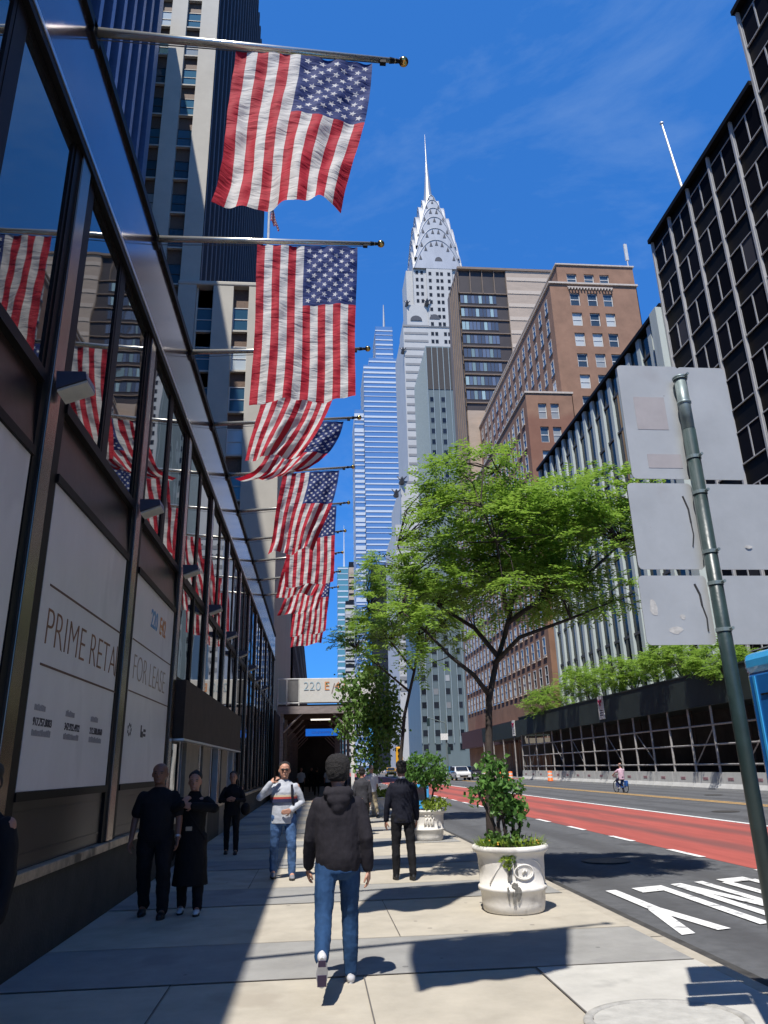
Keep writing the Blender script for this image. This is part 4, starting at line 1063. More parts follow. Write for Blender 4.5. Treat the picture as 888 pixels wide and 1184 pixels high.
# ================================================================== far side: shed, barriers, boards
m_shed = mat('shed_green', (0.020, 0.030, 0.026), 0.65, var=.25, vscale=.5)
m_pipe = mat('scaffold_pipe', (0.42, 0.40, 0.38), 0.5, metal=.3, var=.25, vscale=3)
m_conc = mat('barrier_concrete', (0.50, 0.50, 0.48), 0.85, var=.10, vscale=1.2, dark=(.35, .34, .33), darkscale=.8, darkamt=.5)
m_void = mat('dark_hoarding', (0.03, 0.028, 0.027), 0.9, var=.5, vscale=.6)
sh = thing('sidewalk_shed', (26, 62, 0), 'long dark green sidewalk shed on pipe scaffolding across the road', 'scaffold')
f = MB(); f.box(24.85, 37, 5.0, 25.0, 92, 6.95); f.build('parapet', m_shed, sh)
f = MB(); f.box(24.8, 36.9, 6.95, 25.1, 92.1, 7.05); f.box(24.8, 36.9, 4.9, 25.1, 92.1, 4.998); f.build('parapet_trim', m_shed, sh)
f = MB(); f.box(25.0, 37, 5.0, 29.7, 92, 5.2); f.build('deck', m_shed, sh)
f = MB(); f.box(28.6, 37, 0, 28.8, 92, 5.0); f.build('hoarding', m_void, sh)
for k in range(19):
    y_ = 37.4+3.05*k
    f = MB(); f.tube([(25.15, y_, .0), (25.15, y_, 5.0)], .085, 8); f.build('post', m_pipe, sh)
for z in (1.35, 2.55, 3.75):
    f = MB(); f.tube([(25.15, 37, z), (25.15, 92.3, z)], .06, 6); f.build('rail', m_pipe, sh)
for y_ in (40.4, 46.5, 55.7, 61.8, 71, 77, 86.2):
    f = MB(); f.tube([(25.25, y_, 1.4), (25.25, y_+3.05, 3.75)] if int(y_) % 2 else [(25.25, y_, 3.75), (25.25, y_+3.05, 1.4)], .045, 6); f.build('brace', m_pipe, sh)
s2 = thing('shed_gateway', (26, 104, 0), 'farther dark shed section with a pale gateway frame beyond the long shed', 'scaffold')
f = MB(); f.box(25.9, 93.5, 4.9, 26.1, 118, 6.95); f.build('parapet', m_shed, s2)
f = MB(); f.box(26.1, 93.5, 4.9, 29.7, 118, 5.1); f.build('deck', m_shed, s2)
for y_ in (93.6, 99, 105, 111, 117.6):
    f = MB(); f.tube([(26.0, y_, 0), (26.0, y_, 4.9)], .09, 8); f.build('post', m_pipe, s2)
f = MB(); f.box(25.3, 92.6, 1.1, 25.5, 93.2, 4.9); f.box(25.5, 92.6, 2.6, 29.5, 92.75, 4.6); f.build('gate_panel', m_beigep, s2)
for k in range(17):
    f = MB(); f.tube([(28.8, 93.5+1.4*k, 0), (28.8, 93.5+1.4*k+.7*(k % 2), 4.9)], .04, 5); f.build('brace', m_pipe, s2)
for (X_, Y_, z0, lab) in ((24.83, 64.3, 5.15, 'white notice board with a red emblem fixed to the long dark shed'), (25.88, 98.5, 5.1, 'small white notice board on the farther shed section')):
    t = thing('notice_board', (X_, Y_, z0), lab, 'sign'); f = MB(); f.box(X_-.05, Y_-.62, z0, X_-.0, Y_+.62, z0+1.95); f.build('board', m_white, t)
    f = MB(); f.tube([(X_-.055, Y_-.2, z0+1.4), (X_-.06, Y_-.32, z0+1.58), (X_-.055, Y_, z0+1.5), (X_-.06, Y_+.32, z0+1.58), (X_-.055, Y_+.2, z0+1.35), (X_-.055, Y_, z0+1.15)], .10, 6); f.build('emblem', mat('emblem_red', (.35, .02, .08), .6), t)
    for zz in (.3, .5, .7):
        f = MB(); f.box(X_-.056, Y_-.4, z0+zz, X_-.05, Y_+.4, z0+zz+.07); f.build('print_line', m_inkd, t)
bar0 = thing('concrete_barrier', (24.6, 38.9, -.13), '', 'barrier')
f = MB(); pr = [(-.30, 0), (-.30, .10), (-.16, .36), (-.10, 1.02), (.10, 1.02), (.16, .36), (.30, .10), (.30, 0)]
vs = [(x, -1.49, z) for x, z in pr]+[(x, 1.49, z) for x, z in pr]; f.add(vs, [tuple(range(7, -1, -1)), tuple(range(8, 16))]+[(i, (i+1) % 8, (i+1) % 8+8, i+8) for i in range(8)])
f.build('block', m_conc, bar0, world=False, fixn=True)
f = MB(); f.box(-.155, -.35, .55, -.125, .3, .72); f.build('stencil', mat('stencil_pink', (.38, .22, .24), .8, var=.4, vscale=8), bar0, world=False)
for k in range(18):
    b_ = bar0 if k == 0 else dup(bar0, loc=(25.0, 38.9+3.04*k, -.13))
    if k == 0: b_.location = (25.0, 38.9, -.13)
    tag(b_, 'pale concrete barrier in the long row along the far kerb, under the scaffold pipes', 'barrier', 'concrete barriers under the shed')
# orange barrels and cones near the gateway
m_or = mat('traffic_orange', (.75, .14, .02), .5); m_or2 = mat('reflective_white', (.7, .7, .68), .4)
bl0 = thing('traffic_barrel', (19.5, 78, -.13), '', 'barrel')
f = MB(); f.lathe([(0, 0), (.30, 0), (.29, .12), (.26, .13), (.22, 1.0), (.0, 1.02)], n=16); f.build('drum', m_or, bl0, world=False, smooth=True)
f = MB(); f.lathe([(.252, .35), (.246, .52)], n=16); f.lathe([(.238, .68), (.232, .84)], n=16); f.build('band', m_or2, bl0, world=False)
for i, (x, y_, lab) in enumerate(((19.3, 80, 'orange traffic barrel left of the scaffold gateway'), (21.3, 84, 'orange traffic barrel nearest the scaffold gateway'), (24.2, 79, 'orange traffic barrel at the start of the barrier row'), (20.1, 92, 'orange traffic barrel beside the parked white car'))):
    b_ = bl0 if i == 0 else dup(bl0, loc=(x, y_, -.13))
    b_.location = (x, y_, -.13); tag(b_, lab, 'barrel', 'orange barrels by the gateway')

# ================================================================== bus at the right edge
m_bus = mat('bus_blue', (0.012, 0.13, 0.42), 0.22, var=.06, vscale=1, coat=.6); m_bus2 = mat('bus_light_blue', (0.05, 0.36, 0.72), 0.25, var=.05, coat=.6)
m_ad = mat('bus_ad_orange', (.62, .10, .02), .4, var=.1); m_tyre = mat('tyre', (.015, .015, .015), .85); m_cars_gl = glass_mat('vehicle_glass', (.01, .012, .015), ior=1.6, rough=.05, wave=0)
bus = thing('bus', (8.2, 5, -.13), 'blue city bus at the right edge with only its rounded rear corner in view', 'bus')
f = MB(); f.box(6.80, -1.0, .20, 9.35, 11.35, 3.0); f.build('body', m_bus, bus, bevel=.10)
f = MB(); f.box(6.785, -1.05, 2.92, 9.365, 11.37, 3.27); f.build('roof', m_bus2, bus, bevel=.12)
f = MB(); f.box(6.78, 11.08, .5, 6.798, 11.13, 2.9); f.build('edge_highlight', m_bus2, bus)  # highlight along the rear corner, painted as a light blue strip
f = MB(); f.box(6.785, 1.5, 2.60, 6.797, 11.0, 2.625); f.build('panel_seam', m_black, bus)
f = MB(); f.box(6.775, 7.5, 1.25, 6.797, 10.85, 2.35); f.build('advert', m_ad, bus)
f = MB(); f.box(6.768, 8.0, 1.5, 6.774, 10.6, 2.1); f.build('advert_picture', mat('ad_white', (.6, .6, .58), .4, var=.3, vscale=1.5), bus)
for k in range(4):
    f = MB(); f.box(6.78, .2+1.7*k, 1.45, 6.797, 1.7+1.7*k, 2.45); f.build('window', m_cars_gl, bus)
for y_ in (1.2, 8.6):
    for x0, x1 in ((6.76, 7.06), (9.1, 9.4)):
        f = MB(); f.tube([(x0, y_, .37), (x1, y_, .37)], .50, 20); wh = f.build('wheel', m_tyre, bus)
        f = MB(); f.tube([(x0-.01, y_, .37), (x0+.02, y_, .37)], .26, 16); f.build('hub', m_galv, wh)
for (y_, z0) in ((11.36, 1.0),):
    f = MB(); f.box(6.95, y_, .9, 7.35, y_+.03, 1.15); f.build('tail_light', mat('tail_red', (.4, .01, .01), .3), bus)

# ================================================================== vehicles far down the road
def car(loc, rot, label, colour, nm):
    t = thing('parked_car', loc, label, 'car', None, rot); mc = mat(nm, colour, .25, var=.03, coat=.5)
    f = MB()
    side = [(-2.3, .35), (-2.3, .85), (-1.9, 1.02), (-1.2, 1.08), (-.7, 1.62), (1.6, 1.66), (2.15, 1.1), (2.3, .95), (2.3, .35)]
    n = len(side); vs = [(-.9, a, b) for a, b in side]+[(.9, a, b) for a, b in side]
    vs = [(x*(1.0 if z < 1.1 else .84), y, z) for x, y, z in vs]
    f.add(vs, [tuple(range(n)), tuple(range(2*n-1, n-1, -1))]+[(i, (i+1) % n, (i+1) % n+n, i+n) for i in range(n)])
    f.build('body', mc, t, world=False, bevel=.06, fixn=True)
    f = MB(); f.add([(-.74, -1.20, 1.13), (.74, -1.20, 1.13), (.68, -.76, 1.58), (-.68, -.76, 1.58)], [(0,1,2,3)]); f.v = [(x, y-.03, z+.02) for x, y, z in f.v]; f.build('windscreen', m_cars_gl, t, world=False)
    for s in (-1, 1):
        f = MB(); f.add([(s*.93, -1.0, 1.12), (s*.80, -.6, 1.58), (s*.80, 1.5, 1.6), (s*.93, 1.9, 1.14)], [(0,1,2,3)]); f.build('side_window', m_cars_gl, t, world=False)
        f = MB(); f.box(s*.62-.18, -2.33, .68, s*.62+.18, -2.28, .84); f.build('headlight', m_or2, t, world=False)
        for y_ in (-1.45, 1.45):
            f = MB(); f.tube([(s*.70, y_, .34), (s*.92, y_, .34)], .34, 16); wh = f.build('wheel', m_tyre, t, world=False)
            f = MB(); f.tube([(s*.91, y_, .34), (s*.93, y_, .34)], .20, 12); f.build('rim', m_galv, wh, world=False)
    f = MB(); f.box(-.5, -2.34, .45, .5, -2.29, .62); f.build('grille', m_black, t, world=False)
    return t
car((18.0, 96, -.13), 0, 'white car facing us far down the road beside the brick wing', (.62, .63, .64), 'car_white')
car((20.6, 99, -.13), 0, 'dark car parked to the right of the far white car', (.02, .02, .025), 'car_black')
car((23.0, 128, -.13), 0, 'far dark vehicle beyond the two parked cars', (.03, .03, .04), 'car_black')
car((14.5, 150, -.13), 0, 'tiny yellow cab far down the middle of the road', (.62, .36, .03), 'car_yellow')
# iron covers and a patch in the road
for i, (x, y_, r_, lab) in enumerate(((5.6, 15.2, .38, 'round iron cover in the grey lane under the tree shade'), (14.8, 27.5, .40, 'round iron cover in the grey lane beyond the red one'), (21, 40, .4, 'round iron cover near the far red strip'))):
    t = thing('manhole_cover', (x, y_, zr+.006), lab, 'cover'); f = MB(); f.lathe([(0, .004), (r_, .004), (r_+.01, 0)], n=32); f.build('lid', mat('cast_iron', (.05, .045, .04), .6, var=.3, vscale=20), t, world=False)
    f = MB(); f.lathe([(r_+.015, 0), (r_+.02, .005), (r_+.07, .005), (r_+.075, 0)], n=32); f.build('ring', mat('iron_ring', (.075, .07, .065), .7, var=.3, vscale=15), t, world=False)
# signals and signs at the far crossing
fp = thing('signal_post', (19.2, 112, 0), 'thin far signal post with a sign at the end of the road', 'traffic light')
f = MB(); f.tube([(19.2, 112, -.1), (19.2, 112, 8.2)], .12, 8); f.tube([(19.2, 112, 7.6), (16.6, 112, 8.4)], .07, 6); f.build('pole', m_galv, fp)
f = MB(); f.box(16.4, 111.8, 7.2, 16.8, 112.1, 8.3); f.box(19.35, 111.8, 3.2, 19.7, 112.1, 4.2); f.build('housing', m_gpost, fp)
f = MB(); f.box(18.3, 111.7, 5.2, 19.4, 111.75, 6.1); f.build('sign_panel', m_white, fp)
# small blue box seen behind the second planter's bush
nb = thing('newspaper_box', (3.02, 23.2, 0), 'blue newspaper box half hidden behind the bushy shrub', 'box')
f = MB(); f.box(2.62, 23.0, .35, 3.35, 23.45, 1.18); f.build('cabinet', m_bus2, nb, bevel=.03)
f = MB(); f.box(2.7, 22.985, .75, 3.27, 23.0, 1.1); f.build('window', m_cars_gl, nb)
for x in (2.68, 3.22):
    f = MB(); f.box(x, 23.05, 0, x+.06, 23.4, .35); f.build('leg', m_black, nb)
# traffic light over the pavement
tl = thing('traffic_light', (4.6, 44, 0), 'small yellow traffic light above the head of the man in the black suit', 'traffic light')
f = MB(); f.tube([(4.75, 44, 0), (4.75, 44, 3.4)], .07, 8); f.build('pole', m_gpost, tl)
f = MB(); f.box(4.55, 43.7, 1.75, 4.95, 43.92, 2.75); f.build('housing', mat('signal_yellow', (.75, .38, .02), .5), tl, bevel=.05)
for z in (1.95, 2.25, 2.55):
    f = MB(); f.tube([(4.75, 43.7, z), (4.75, 43.58, z)], .1, 10); f.build('lens', m_black, tl)

# ================================================================== sidewalk shed with banner over the left pavement
m_wood = mat('shed_beam', (0.25, 0.215, 0.205), 0.8, var=.2, vscale=2, stretch=(1, 4, 4)); m_wood2 = mat('shed_brown', (0.07, 0.045, 0.035), 0.8, var=.2, vscale=2)
ls = thing('covered_walkway', (0.2, 46, 0), 'brown covered walkway over the pavement carrying a white banner', 'scaffold')
f = MB(); f.box(-2.1, 42, 4.55, 3.0, 42.15, 4.95); f.build('fascia', m_wood, ls)
f = MB(); f.box(-2.1, 42.15, 4.9, 3.0, 78, 5.05); f.build('roof', m_wood2, ls)
for y_ in (42.2, 48, 54, 60, 66, 72, 78):
    for x in (-1.85, 2.02):
        f = MB(); f.box(x-.09, y_-.09, 0, x+.09, y_+.09, 4.6); f.build('post', mat('post_white', (.62, .61, .58), .6) if (x > 0 and y_ < 43) else m_wood, ls)
    f = MB(); f.box(-1.95, y_-.08, 4.6, 2.15, y_+.08, 4.9); f.build('beam', m_wood2, ls)
    for s, x in ((1, -1.76), (-1, 1.93)):
        f = MB(); f.tube([(x, y_, 3.6), (x+s*1.0, y_, 4.58)], .06, 5); f.build('brace', m_wood, ls)
f = MB(); f.box(2.25, 44, 0, 2.35, 78, 1.1); f.build('side_screen', m_wood2, ls)
f = MB(); f.box(-2.4, 44, 0, -2.3, 78, 4.9); f.build('side_screen', m_void, ls)
f = MB(); f.box(-2.3, 78, 0, 2.3, 78.2, 4.9); f.build('added_end_sheet', m_void, ls)  # dark sheet added across the open far end to shut out the sky
lt = thing('tube_lamp', (.4, 46, 4.5), 'white tube lamp under the roof of the covered walkway', 'lamp')
m_em = D.materials.new('lit_tube'); m_em.use_nodes = True; m_em.node_tree.nodes['Principled BSDF'].inputs['Emission Color'].default_value = (1, .92, .8, 1); m_em.node_tree.nodes['Principled BSDF'].inputs['Emission Strength'].default_value = 1.2
f = MB(); f.tube([(-.3, 47, 4.52), (.9, 47, 4.52)], .04, 8); f.build('tube', m_em, lt)
f = MB(); f.box(-.35, 46.95, 4.56, .95, 47.05, 4.6); f.build('housing', m_wf, lt)
rail = thing('banner_frame', (0.5, 42, 5), 'white pipe rail and banner panel reading 220E42 on top of the covered walkway', 'banner')
f = MB(); f.box(-.90, 41.95, 5.15, 3.3, 42.0, 6.42); f.build('sheet', mat('banner_white', (.60, .60, .56), .7, var=.05), rail)
f = MB()
for z in (5.12, 6.42): f.tube([(-2.1, 42.03, z), (3.35, 42.03, z)], .04, 6)
for x in (-2.1, -1.6, -.93, 3.35): f.tube([(x, 42.03, 5.0), (x, 42.03, 6.42)], .04, 6)
f.build('frame', m_wf, rail)
f = MB(); f.box(-1.55, 42.0, 5.2, -.97, 42.02, 6.35); f.build('grey_panel', mat('banner_grey', (.12, .12, .12), .7), rail)
def TB(x, z, y_): 
    M = Matrix.Identity(4)
    for i in range(3): M[i][0] = (1,0,0)[i]; M[i][1] = (0,0,1)[i]; M[i][2] = (0,-1,0)[i]; M[i][3] = (x, y_, z)[i]
    return M
text_obj('220', 'lettering', .66, TB(-.70, 5.80, 41.93), mat('banner_pale_blue', (.36, .48, .54), .7), rail, sx=1.0, off=-.008)
text_obj('E', 'lettering', .66, TB(.44, 5.80, 41.93), mat('banner_orange', (.62, .28, .12), .7), rail, off=.0)
text_obj('/', 'lettering', .8, TB(.84, 5.62, 41.93), mat('banner_dark', (.25, .18, .15), .7), rail, off=-.008)
text_obj('42', 'lettering', .66, TB(1.02, 5.80, 41.93), mat('banner_orange', (.62, .28, .12), .7), rail, off=-.008)
bs = thing('blue_sign', (.6, 56, 3), 'lit blue hanging sign with white lettering inside the covered walkway', 'sign')
m_bsn = mat('sign_blue', (.01, .09, .42), .4)
m_bsn.node_tree.nodes['Principled BSDF'].inputs['Emission Color'].default_value = (.02, .2, .9, 1); m_bsn.node_tree.nodes['Principled BSDF'].inputs['Emission Strength'].default_value = .5
f = MB(); f.box(-.72, 56, 3.92, 1.75, 56.1, 4.42); f.build('panel', m_bsn, bs)
text_obj('CLUB QUARTERS', 'lettering', .2, TB(-.28, 4.09, 55.98), mat('sign_white_text', (.8, .8, .8), .5), bs, sx=.9)
f = MB(); f.tube([(-.5, 56.05, 4.42), (-.5, 56.05, 4.9)], .02, 4); f.tube([(1.5, 56.05, 4.42), (1.5, 56.05, 4.9)], .02, 4); f.build('hanger', m_black, bs)
# ================================================================== vegetation
def leaf_mat(name, a, b, transl=.35, sc=1.3):
    M = D.materials.new(name); M.use_nodes = True; t = M.node_tree; p = t.nodes['Principled BSDF']; lk = t.links.new
    p.inputs['Roughness'].default_value = .5; p.inputs['Specular IOR Level'].default_value = .35
    tc = t.nodes.new('ShaderNodeTexCoord'); n = t.nodes.new('ShaderNodeTexNoise'); n.inputs['Scale'].default_value = sc; n.inputs['Detail'].default_value = 6; n.inputs['Roughness'].default_value = .8
    lk(tc.outputs['Object'], n.inputs['Vector']); r = t.nodes.new('ShaderNodeValToRGB')
    r.color_ramp.elements[0].position = .32; r.color_ramp.elements[1].position = .70; r.color_ramp.elements[0].color = (*a, 1); r.color_ramp.elements[1].color = (*b, 1)
    lk(n.outputs[0], r.inputs[0]); lk(r.outputs[0], p.inputs['Base Color'])
    tr = t.nodes.new('ShaderNodeBsdfTranslucent'); ms = t.nodes.new('ShaderNodeMixShader'); ms.inputs[0].default_value = transl
    lk(r.outputs[0], tr.inputs[0]); lk(p.outputs[0], ms.inputs[1]); lk(tr.outputs[0], ms.inputs[2]); lk(ms.outputs[0], t.nodes['Material Output'].inputs['Surface']); return M
m_locust = leaf_mat('locust_leaf', (0.125, 0.245, 0.03), (0.37, 0.54, 0.085), .5)
m_broad = leaf_mat('broad_leaf', (0.05, 0.13, 0.025), (0.22, 0.36, 0.08), .38, 2.5)
m_shrub = leaf_mat('shrub_leaf', (0.045, 0.13, 0.025), (0.17, 0.33, 0.07), .36, 4)
m_lime = leaf_mat('lime_leaf', (0.11, 0.20, 0.02), (0.32, 0.40, 0.06), .35, 6)
m_bark = mat('bark', (0.045, 0.033, 0.027), 0.9, var=.3, vscale=12, bump=.8, bscale=30, stretch=(1, 1, .25))
def frond(mb, p, d, L_, n, ll, lw, rg, drop=.35):
    d = d.normalized(); up_ = Vector((0, 0, 1)); s = d.cross(up_)
    s = s.normalized() if s.length > .01 else Vector((1, 0, 0))
    c = p.copy(); dd = d.copy(); st_ = L_/n
    for k in range(n):
        dd = (dd+Vector((0, 0, -drop/n))).normalized(); c = c+dd*st_
        for sg_ in (-1, 1):
            a = (s*sg_+dd*.35+Vector((0, 0, rg.uniform(-.35, .15)))).normalized(); w_ = (dd+Vector((0, 0, rg.uniform(-.5, .5)))).normalized()*lw*.5
            l2 = ll*(1-.35*abs(2*k/n-1)); tip = c+a*l2; mid = c+a*l2*.5
            mb.add([c, mid+w_, tip, mid-w_], [(0,1,2,3)])
def crown_pts(blobs, n, rg, bias=.55):
    P = []; tot = sum(b[1][0]*b[1][1]*b[1][2] for b in blobs)
    for c, r_ in blobs:
        k = max(3, int(n*r_[0]*r_[1]*r_[2]/tot))
        for _ in range(k):
            while 1:
                x, y, z = rg.uniform(-1, 1), rg.uniform(-1, 1), rg.uniform(-1, 1); q = x*x+y*y+z*z
                if q < 1 and q > bias*rg.random(): break
            P.append((Vector((c[0]+x*r_[0], c[1]+y*r_[1], c[2]+z*r_[2])), Vector((x, y, z*.3))))
    return P
def locust(loc, trunk, limbs, blobs, n, label, group, seed, lw=.040, ll=.12, nf=12, L_=.38, m_=None, rt_=.075, name='street_tree', n_tw=1.0):
    rg = random.Random(seed); t = thing(name, loc, label, 'tree', group)
    b = MB(); b.tube(trunk, [rt_*(1-.45*i/(len(trunk)-1)) for i in range(len(trunk))], 10)
    ends = []
    for lm in limbs:
        b.tube(lm, [rt_*.62*(1-.75*i/(len(lm)-1)) for i in range(len(lm))], 7); ends += [Vector(p) for p in lm[1:]]
    P = crown_pts(blobs, n, rg); f = MB()
    for p, dr in P:
        e = min(ends, key=lambda q_: (q_-p).length)
        if rg.random() < n_tw:
            m1 = e.lerp(p, .55)+Vector((rg.uniform(-.12, .12), rg.uniform(-.12, .12), rg.uniform(.0, .15))); b.tube([e, m1, p], [.016, .010, .004], 4, False)
        base = Vector((dr.x, dr.y, 0)); base = base if base.length > .05 else Vector((rg.uniform(-1, 1), rg.uniform(-1, 1), 0))
        for k in range(nf):
            a = rg.uniform(-1.5, 1.5); c_, s_ = math.cos(a), math.sin(a); d = Vector((base.x*c_-base.y*s_, base.x*s_+base.y*c_, rg.uniform(-.35, .45)))
            frond(f, p+Vector((rg.uniform(-.16, .16), rg.uniform(-.16, .16), rg.uniform(-.06, .08))), d, L_*rg.uniform(.7, 1.2), 7, ll, lw, rg)
    b.build('trunk', m_bark, t, smooth=True); f.build('crown', m_ or m_locust, t); return t
locust((2.9, 12.3, 0), [(2.72, 12.3, 0), (2.74, 12.3, .9), (2.80, 12.32, 1.9), (2.86, 12.35, 2.7), (3.02, 12.4, 3.25), (3.22, 12.42, 3.75)],
       [[(2.86, 12.35, 2.8), (2.6, 12.2, 3.1), (2.2, 12.1, 3.4), (1.8, 12.0, 3.8), (1.4, 11.9, 4.1)],
        [(3.1, 12.4, 3.4), (2.75, 12.6, 3.95), (2.2, 12.9, 4.4), (1.7, 13.1, 5.0), (1.5, 13.1, 5.6)],
        [(3.22, 12.42, 3.75), (3.42, 12.4, 4.4), (3.5, 12.35, 5.1), (3.4, 12.3, 5.9), (3.3, 12.3, 6.8)],
        [(3.3, 12.4, 4.0), (3.9, 12.2, 4.4), (4.6, 12.0, 4.7), (5.3, 11.9, 5.3), (5.7, 11.8, 6.0)],
        [(3.4, 12.4, 4.4), (3.9, 12.8, 5.0), (4.5, 13.2, 5.6), (4.8, 13.3, 6.2)],
        [(3.3, 12.4, 4.2), (3.1, 11.8, 4.6), (2.9, 11.2, 5.1), (2.6, 10.9, 5.6)], [(3.0, 12.4, 3.3), (3.4, 12.1, 3.7), (4.2, 11.8, 3.95), (4.9, 11.6, 4.2)]],
       [((3.2, 12.3, 5.65), (1.5, 1.5, .65)), ((4.6, 12.2, 5.5), (1.3, 1.4, .85)), ((2.35, 12.2, 4.95), (.85, 1.1, .5)), ((2.7, 12.0, 6.55), (.95, 1.0, .38)), ((3.3, 12.1, 4.5), (1.45, 1.4, .38)),
        ((5.3, 11.9, 6.1), (.6, .8, .7)), ((1.75, 12.2, 4.05), (.65, .8, .25)), ((4.7, 12.0, 4.3), (.85, 1.0, .28)), ((1.9, 12.2, 3.35), (.5, .7, .14)), ((4.2, 12.3, 6.25), (.8, 1.0, .3)), ((1.75, 12.3, 6.35), (.35, .35, .15))],
       325, 'large feathery green tree with its dark trunk rising behind the nearest planter', 'feathery street trees', 11)
locust((2.9, 26.5, 0), [(2.85, 26.5, 0), (2.9, 26.5, 1.8), (3.1, 26.5, 3.4), (3.5, 26.5, 4.9), (3.7, 26.5, 6.0)],
       [[(3.5, 26.5, 4.9), (2.6, 26.3, 6.0), (1.9, 26.2, 7.2)], [(3.7, 26.5, 6.0), (3.8, 26.5, 7.4), (3.5, 26.5, 8.6)], [(3.6, 26.5, 5.6), (4.6, 26.4, 6.6), (5.4, 26.3, 7.3)], [(3.3, 26.5, 4.2), (2.3, 26.3, 5.0), (1.4, 26.2, 5.7)]],
       [((3.4, 26.5, 7.3), (2.2, 2.0, 1.2)), ((2.2, 26.4, 6.1), (1.6, 1.6, .8)), ((3.0, 26.4, 8.6), (1.5, 1.5, .6)), ((4.9, 26.4, 6.3), (1.2, 1.4, .6)), ((1.4, 26.3, 5.2), (.8, 1.0, .4))],
       235, 'second feathery street tree farther on, leaning right behind the man in the black suit', 'feathery street trees', 12, lw=.05, ll=.14, nf=8, L_=.42)
for i, (y_, x, z, s, lab) in enumerate(((45.5, 27.0, 7.5, 1.0, 'feathery tree at the right end of the row above the dark shed'), (53, 27.2, 8.6, 1.2, 'feathery tree above the dark shed, second from the right'),
        (62, 27.2, 8.8, 1.25, 'feathery tree above the dark shed, just right of the notice board'), (72, 27.0, 9.0, 1.4, 'feathery tree above the dark shed, left of the notice board'), (84, 27.0, 8.0, 1.5, 'leftmost feathery tree over the far end of the dark shed'))):
    locust((x, y_, 0), [(x, y_, 0), (x, y_, 4), (x-.2, y_, z-1.6)], [[(x-.2, y_, z-1.6), (x-1.2, y_-1, z-.4), (x-1.9, y_-1.8, z+.3)], [(x-.2, y_, z-1.6), (x-.6, y_+1.2, z-.2), (x-.9, y_+2.2, z+.6)], [(x-.2, y_, z-1.8), (x+.8, y_, z), (x+1.2, y_, z+1.2)]],
       [((x-1.0, y_, z), (1.9*s, 2.6*s, .9*s)), ((x-.4, y_+1.2, z+.9*s), (1.3*s, 1.6*s, .6)), ((x-2.0, y_-1.6, z-.5), (1.0, 1.5, .5))], 95, lab, 'feathery trees above the shed', 20+i, lw=.10, ll=.26, nf=7, L_=.8, name='street_tree')

def leafy(mb, p, n_, size, rg, spread, upw=.3):
    for _ in range(n_):
        c = p+Vector((rg.gauss(0, spread), rg.gauss(0, spread), rg.gauss(0, spread)))
        d = Vector((rg.uniform(-1, 1), rg.uniform(-1, 1), rg.uniform(-.6, .6)+upw)).normalized(); u_ = d.orthogonal().normalized(); a = rg.uniform(0, 6.28)
        u_ = (u_*math.cos(a)+d.cross(u_)*math.sin(a)); v_ = d.cross(u_); s = size*rg.uniform(.6, 1.25)
        mb.add([c-u_*s*.5, c-u_*s*.1+v_*s*.33, c+u_*s*.55-d*s*.12, c-u_*s*.1-v_*s*.33], [(0,1,2,3)])
def bush(loc, blobs, n, size, m_, label, name, cat, seed, stems=(), per=7, sp=.09, group=None):
    rg = random.Random(seed); t = thing(name, loc, label, cat, group); f = MB()
    pts = crown_pts(blobs, n, rg, .5)
    for p, _ in pts: leafy(f, p, per, size, rg, sp)
    f.build('foliage', m_, t); b = MB()
    for s in stems: b.tube(s, [.022]*len(s), 5)
    if stems:
        for p, _ in pts[::3]:
            e = min((Vector(q_) for s in stems for q_ in s), key=lambda q_: (q_-p).length); b.tube([e, p], [.008, .003], 3, False)
        b.build('stems', m_bark, t)
    return t
# broad-leaved small tree rising from the third planter
bush((2.3, 29.5, .6), [((2.2, 29.4, 4.3), (.95, .9, 1.1)), ((1.5, 29.3, 3.4), (.75, .8, .7)), ((2.4, 29.4, 2.9), (.9, .8, .8)), ((1.3, 29.3, 4.6), (.5, .5, .4)), ((2.0, 29.4, 2.0), (.75, .6, .6)), ((2.9, 29.4, 3.7), (.5, .6, .6)), ((2.2, 29.4, 5.2), (.5, .5, .4))], 520, .18, m_broad,
     'dark leafy small tree with airy gaps in front of the banner walkway', 'small_tree', 'tree', 31, stems=[[(2.35, 29.4, .6), (2.3, 29.4, 2.0), (2.2, 29.4, 4.4)], [(2.3, 29.4, 1.6), (1.7, 29.3, 2.8), (1.4, 29.3, 4.2)], [(2.3, 29.4, 1.9), (2.7, 29.4, 3.2)]], per=7, sp=.16)
bush((2.42, 29.3, .65), [((2.42, 29.1, .82), (.34, .3, .13))], 30, .11, m_lime, 'light green low leaves filling the farthest planter', 'potted_plant', 'plant', 32, per=7, sp=.05, group='low plants in the planters')
# bushy shrub in planter two
bush((2.74, 19.2, .65), [((2.70, 19.2, 1.62), (.55, .5, .40)), ((2.45, 19.1, 1.42), (.35, .35, .25)), ((3.0, 19.2, 1.40), (.32, .35, .28))], 190, .10, m_shrub, 'rounded bushy shrub in the second planter', 'potted_shrub', 'shrub', 33,
     stems=[[(2.74, 19.2, .62), (2.7, 19.2, 1.1), (2.6, 19.2, 1.6)], [(2.78, 19.2, .62), (2.9, 19.2, 1.1), (3.0, 19.2, 1.5)]], per=8, sp=.06)
bush((2.8, 19.1, .65), [((2.86, 19.0, .80), (.32, .3, .14))], 45, .085, m_lime, 'leafy ground cover along the rim of the second planter', 'potted_plant', 'plant', 34, per=8, sp=.045, group='low plants in the planters')
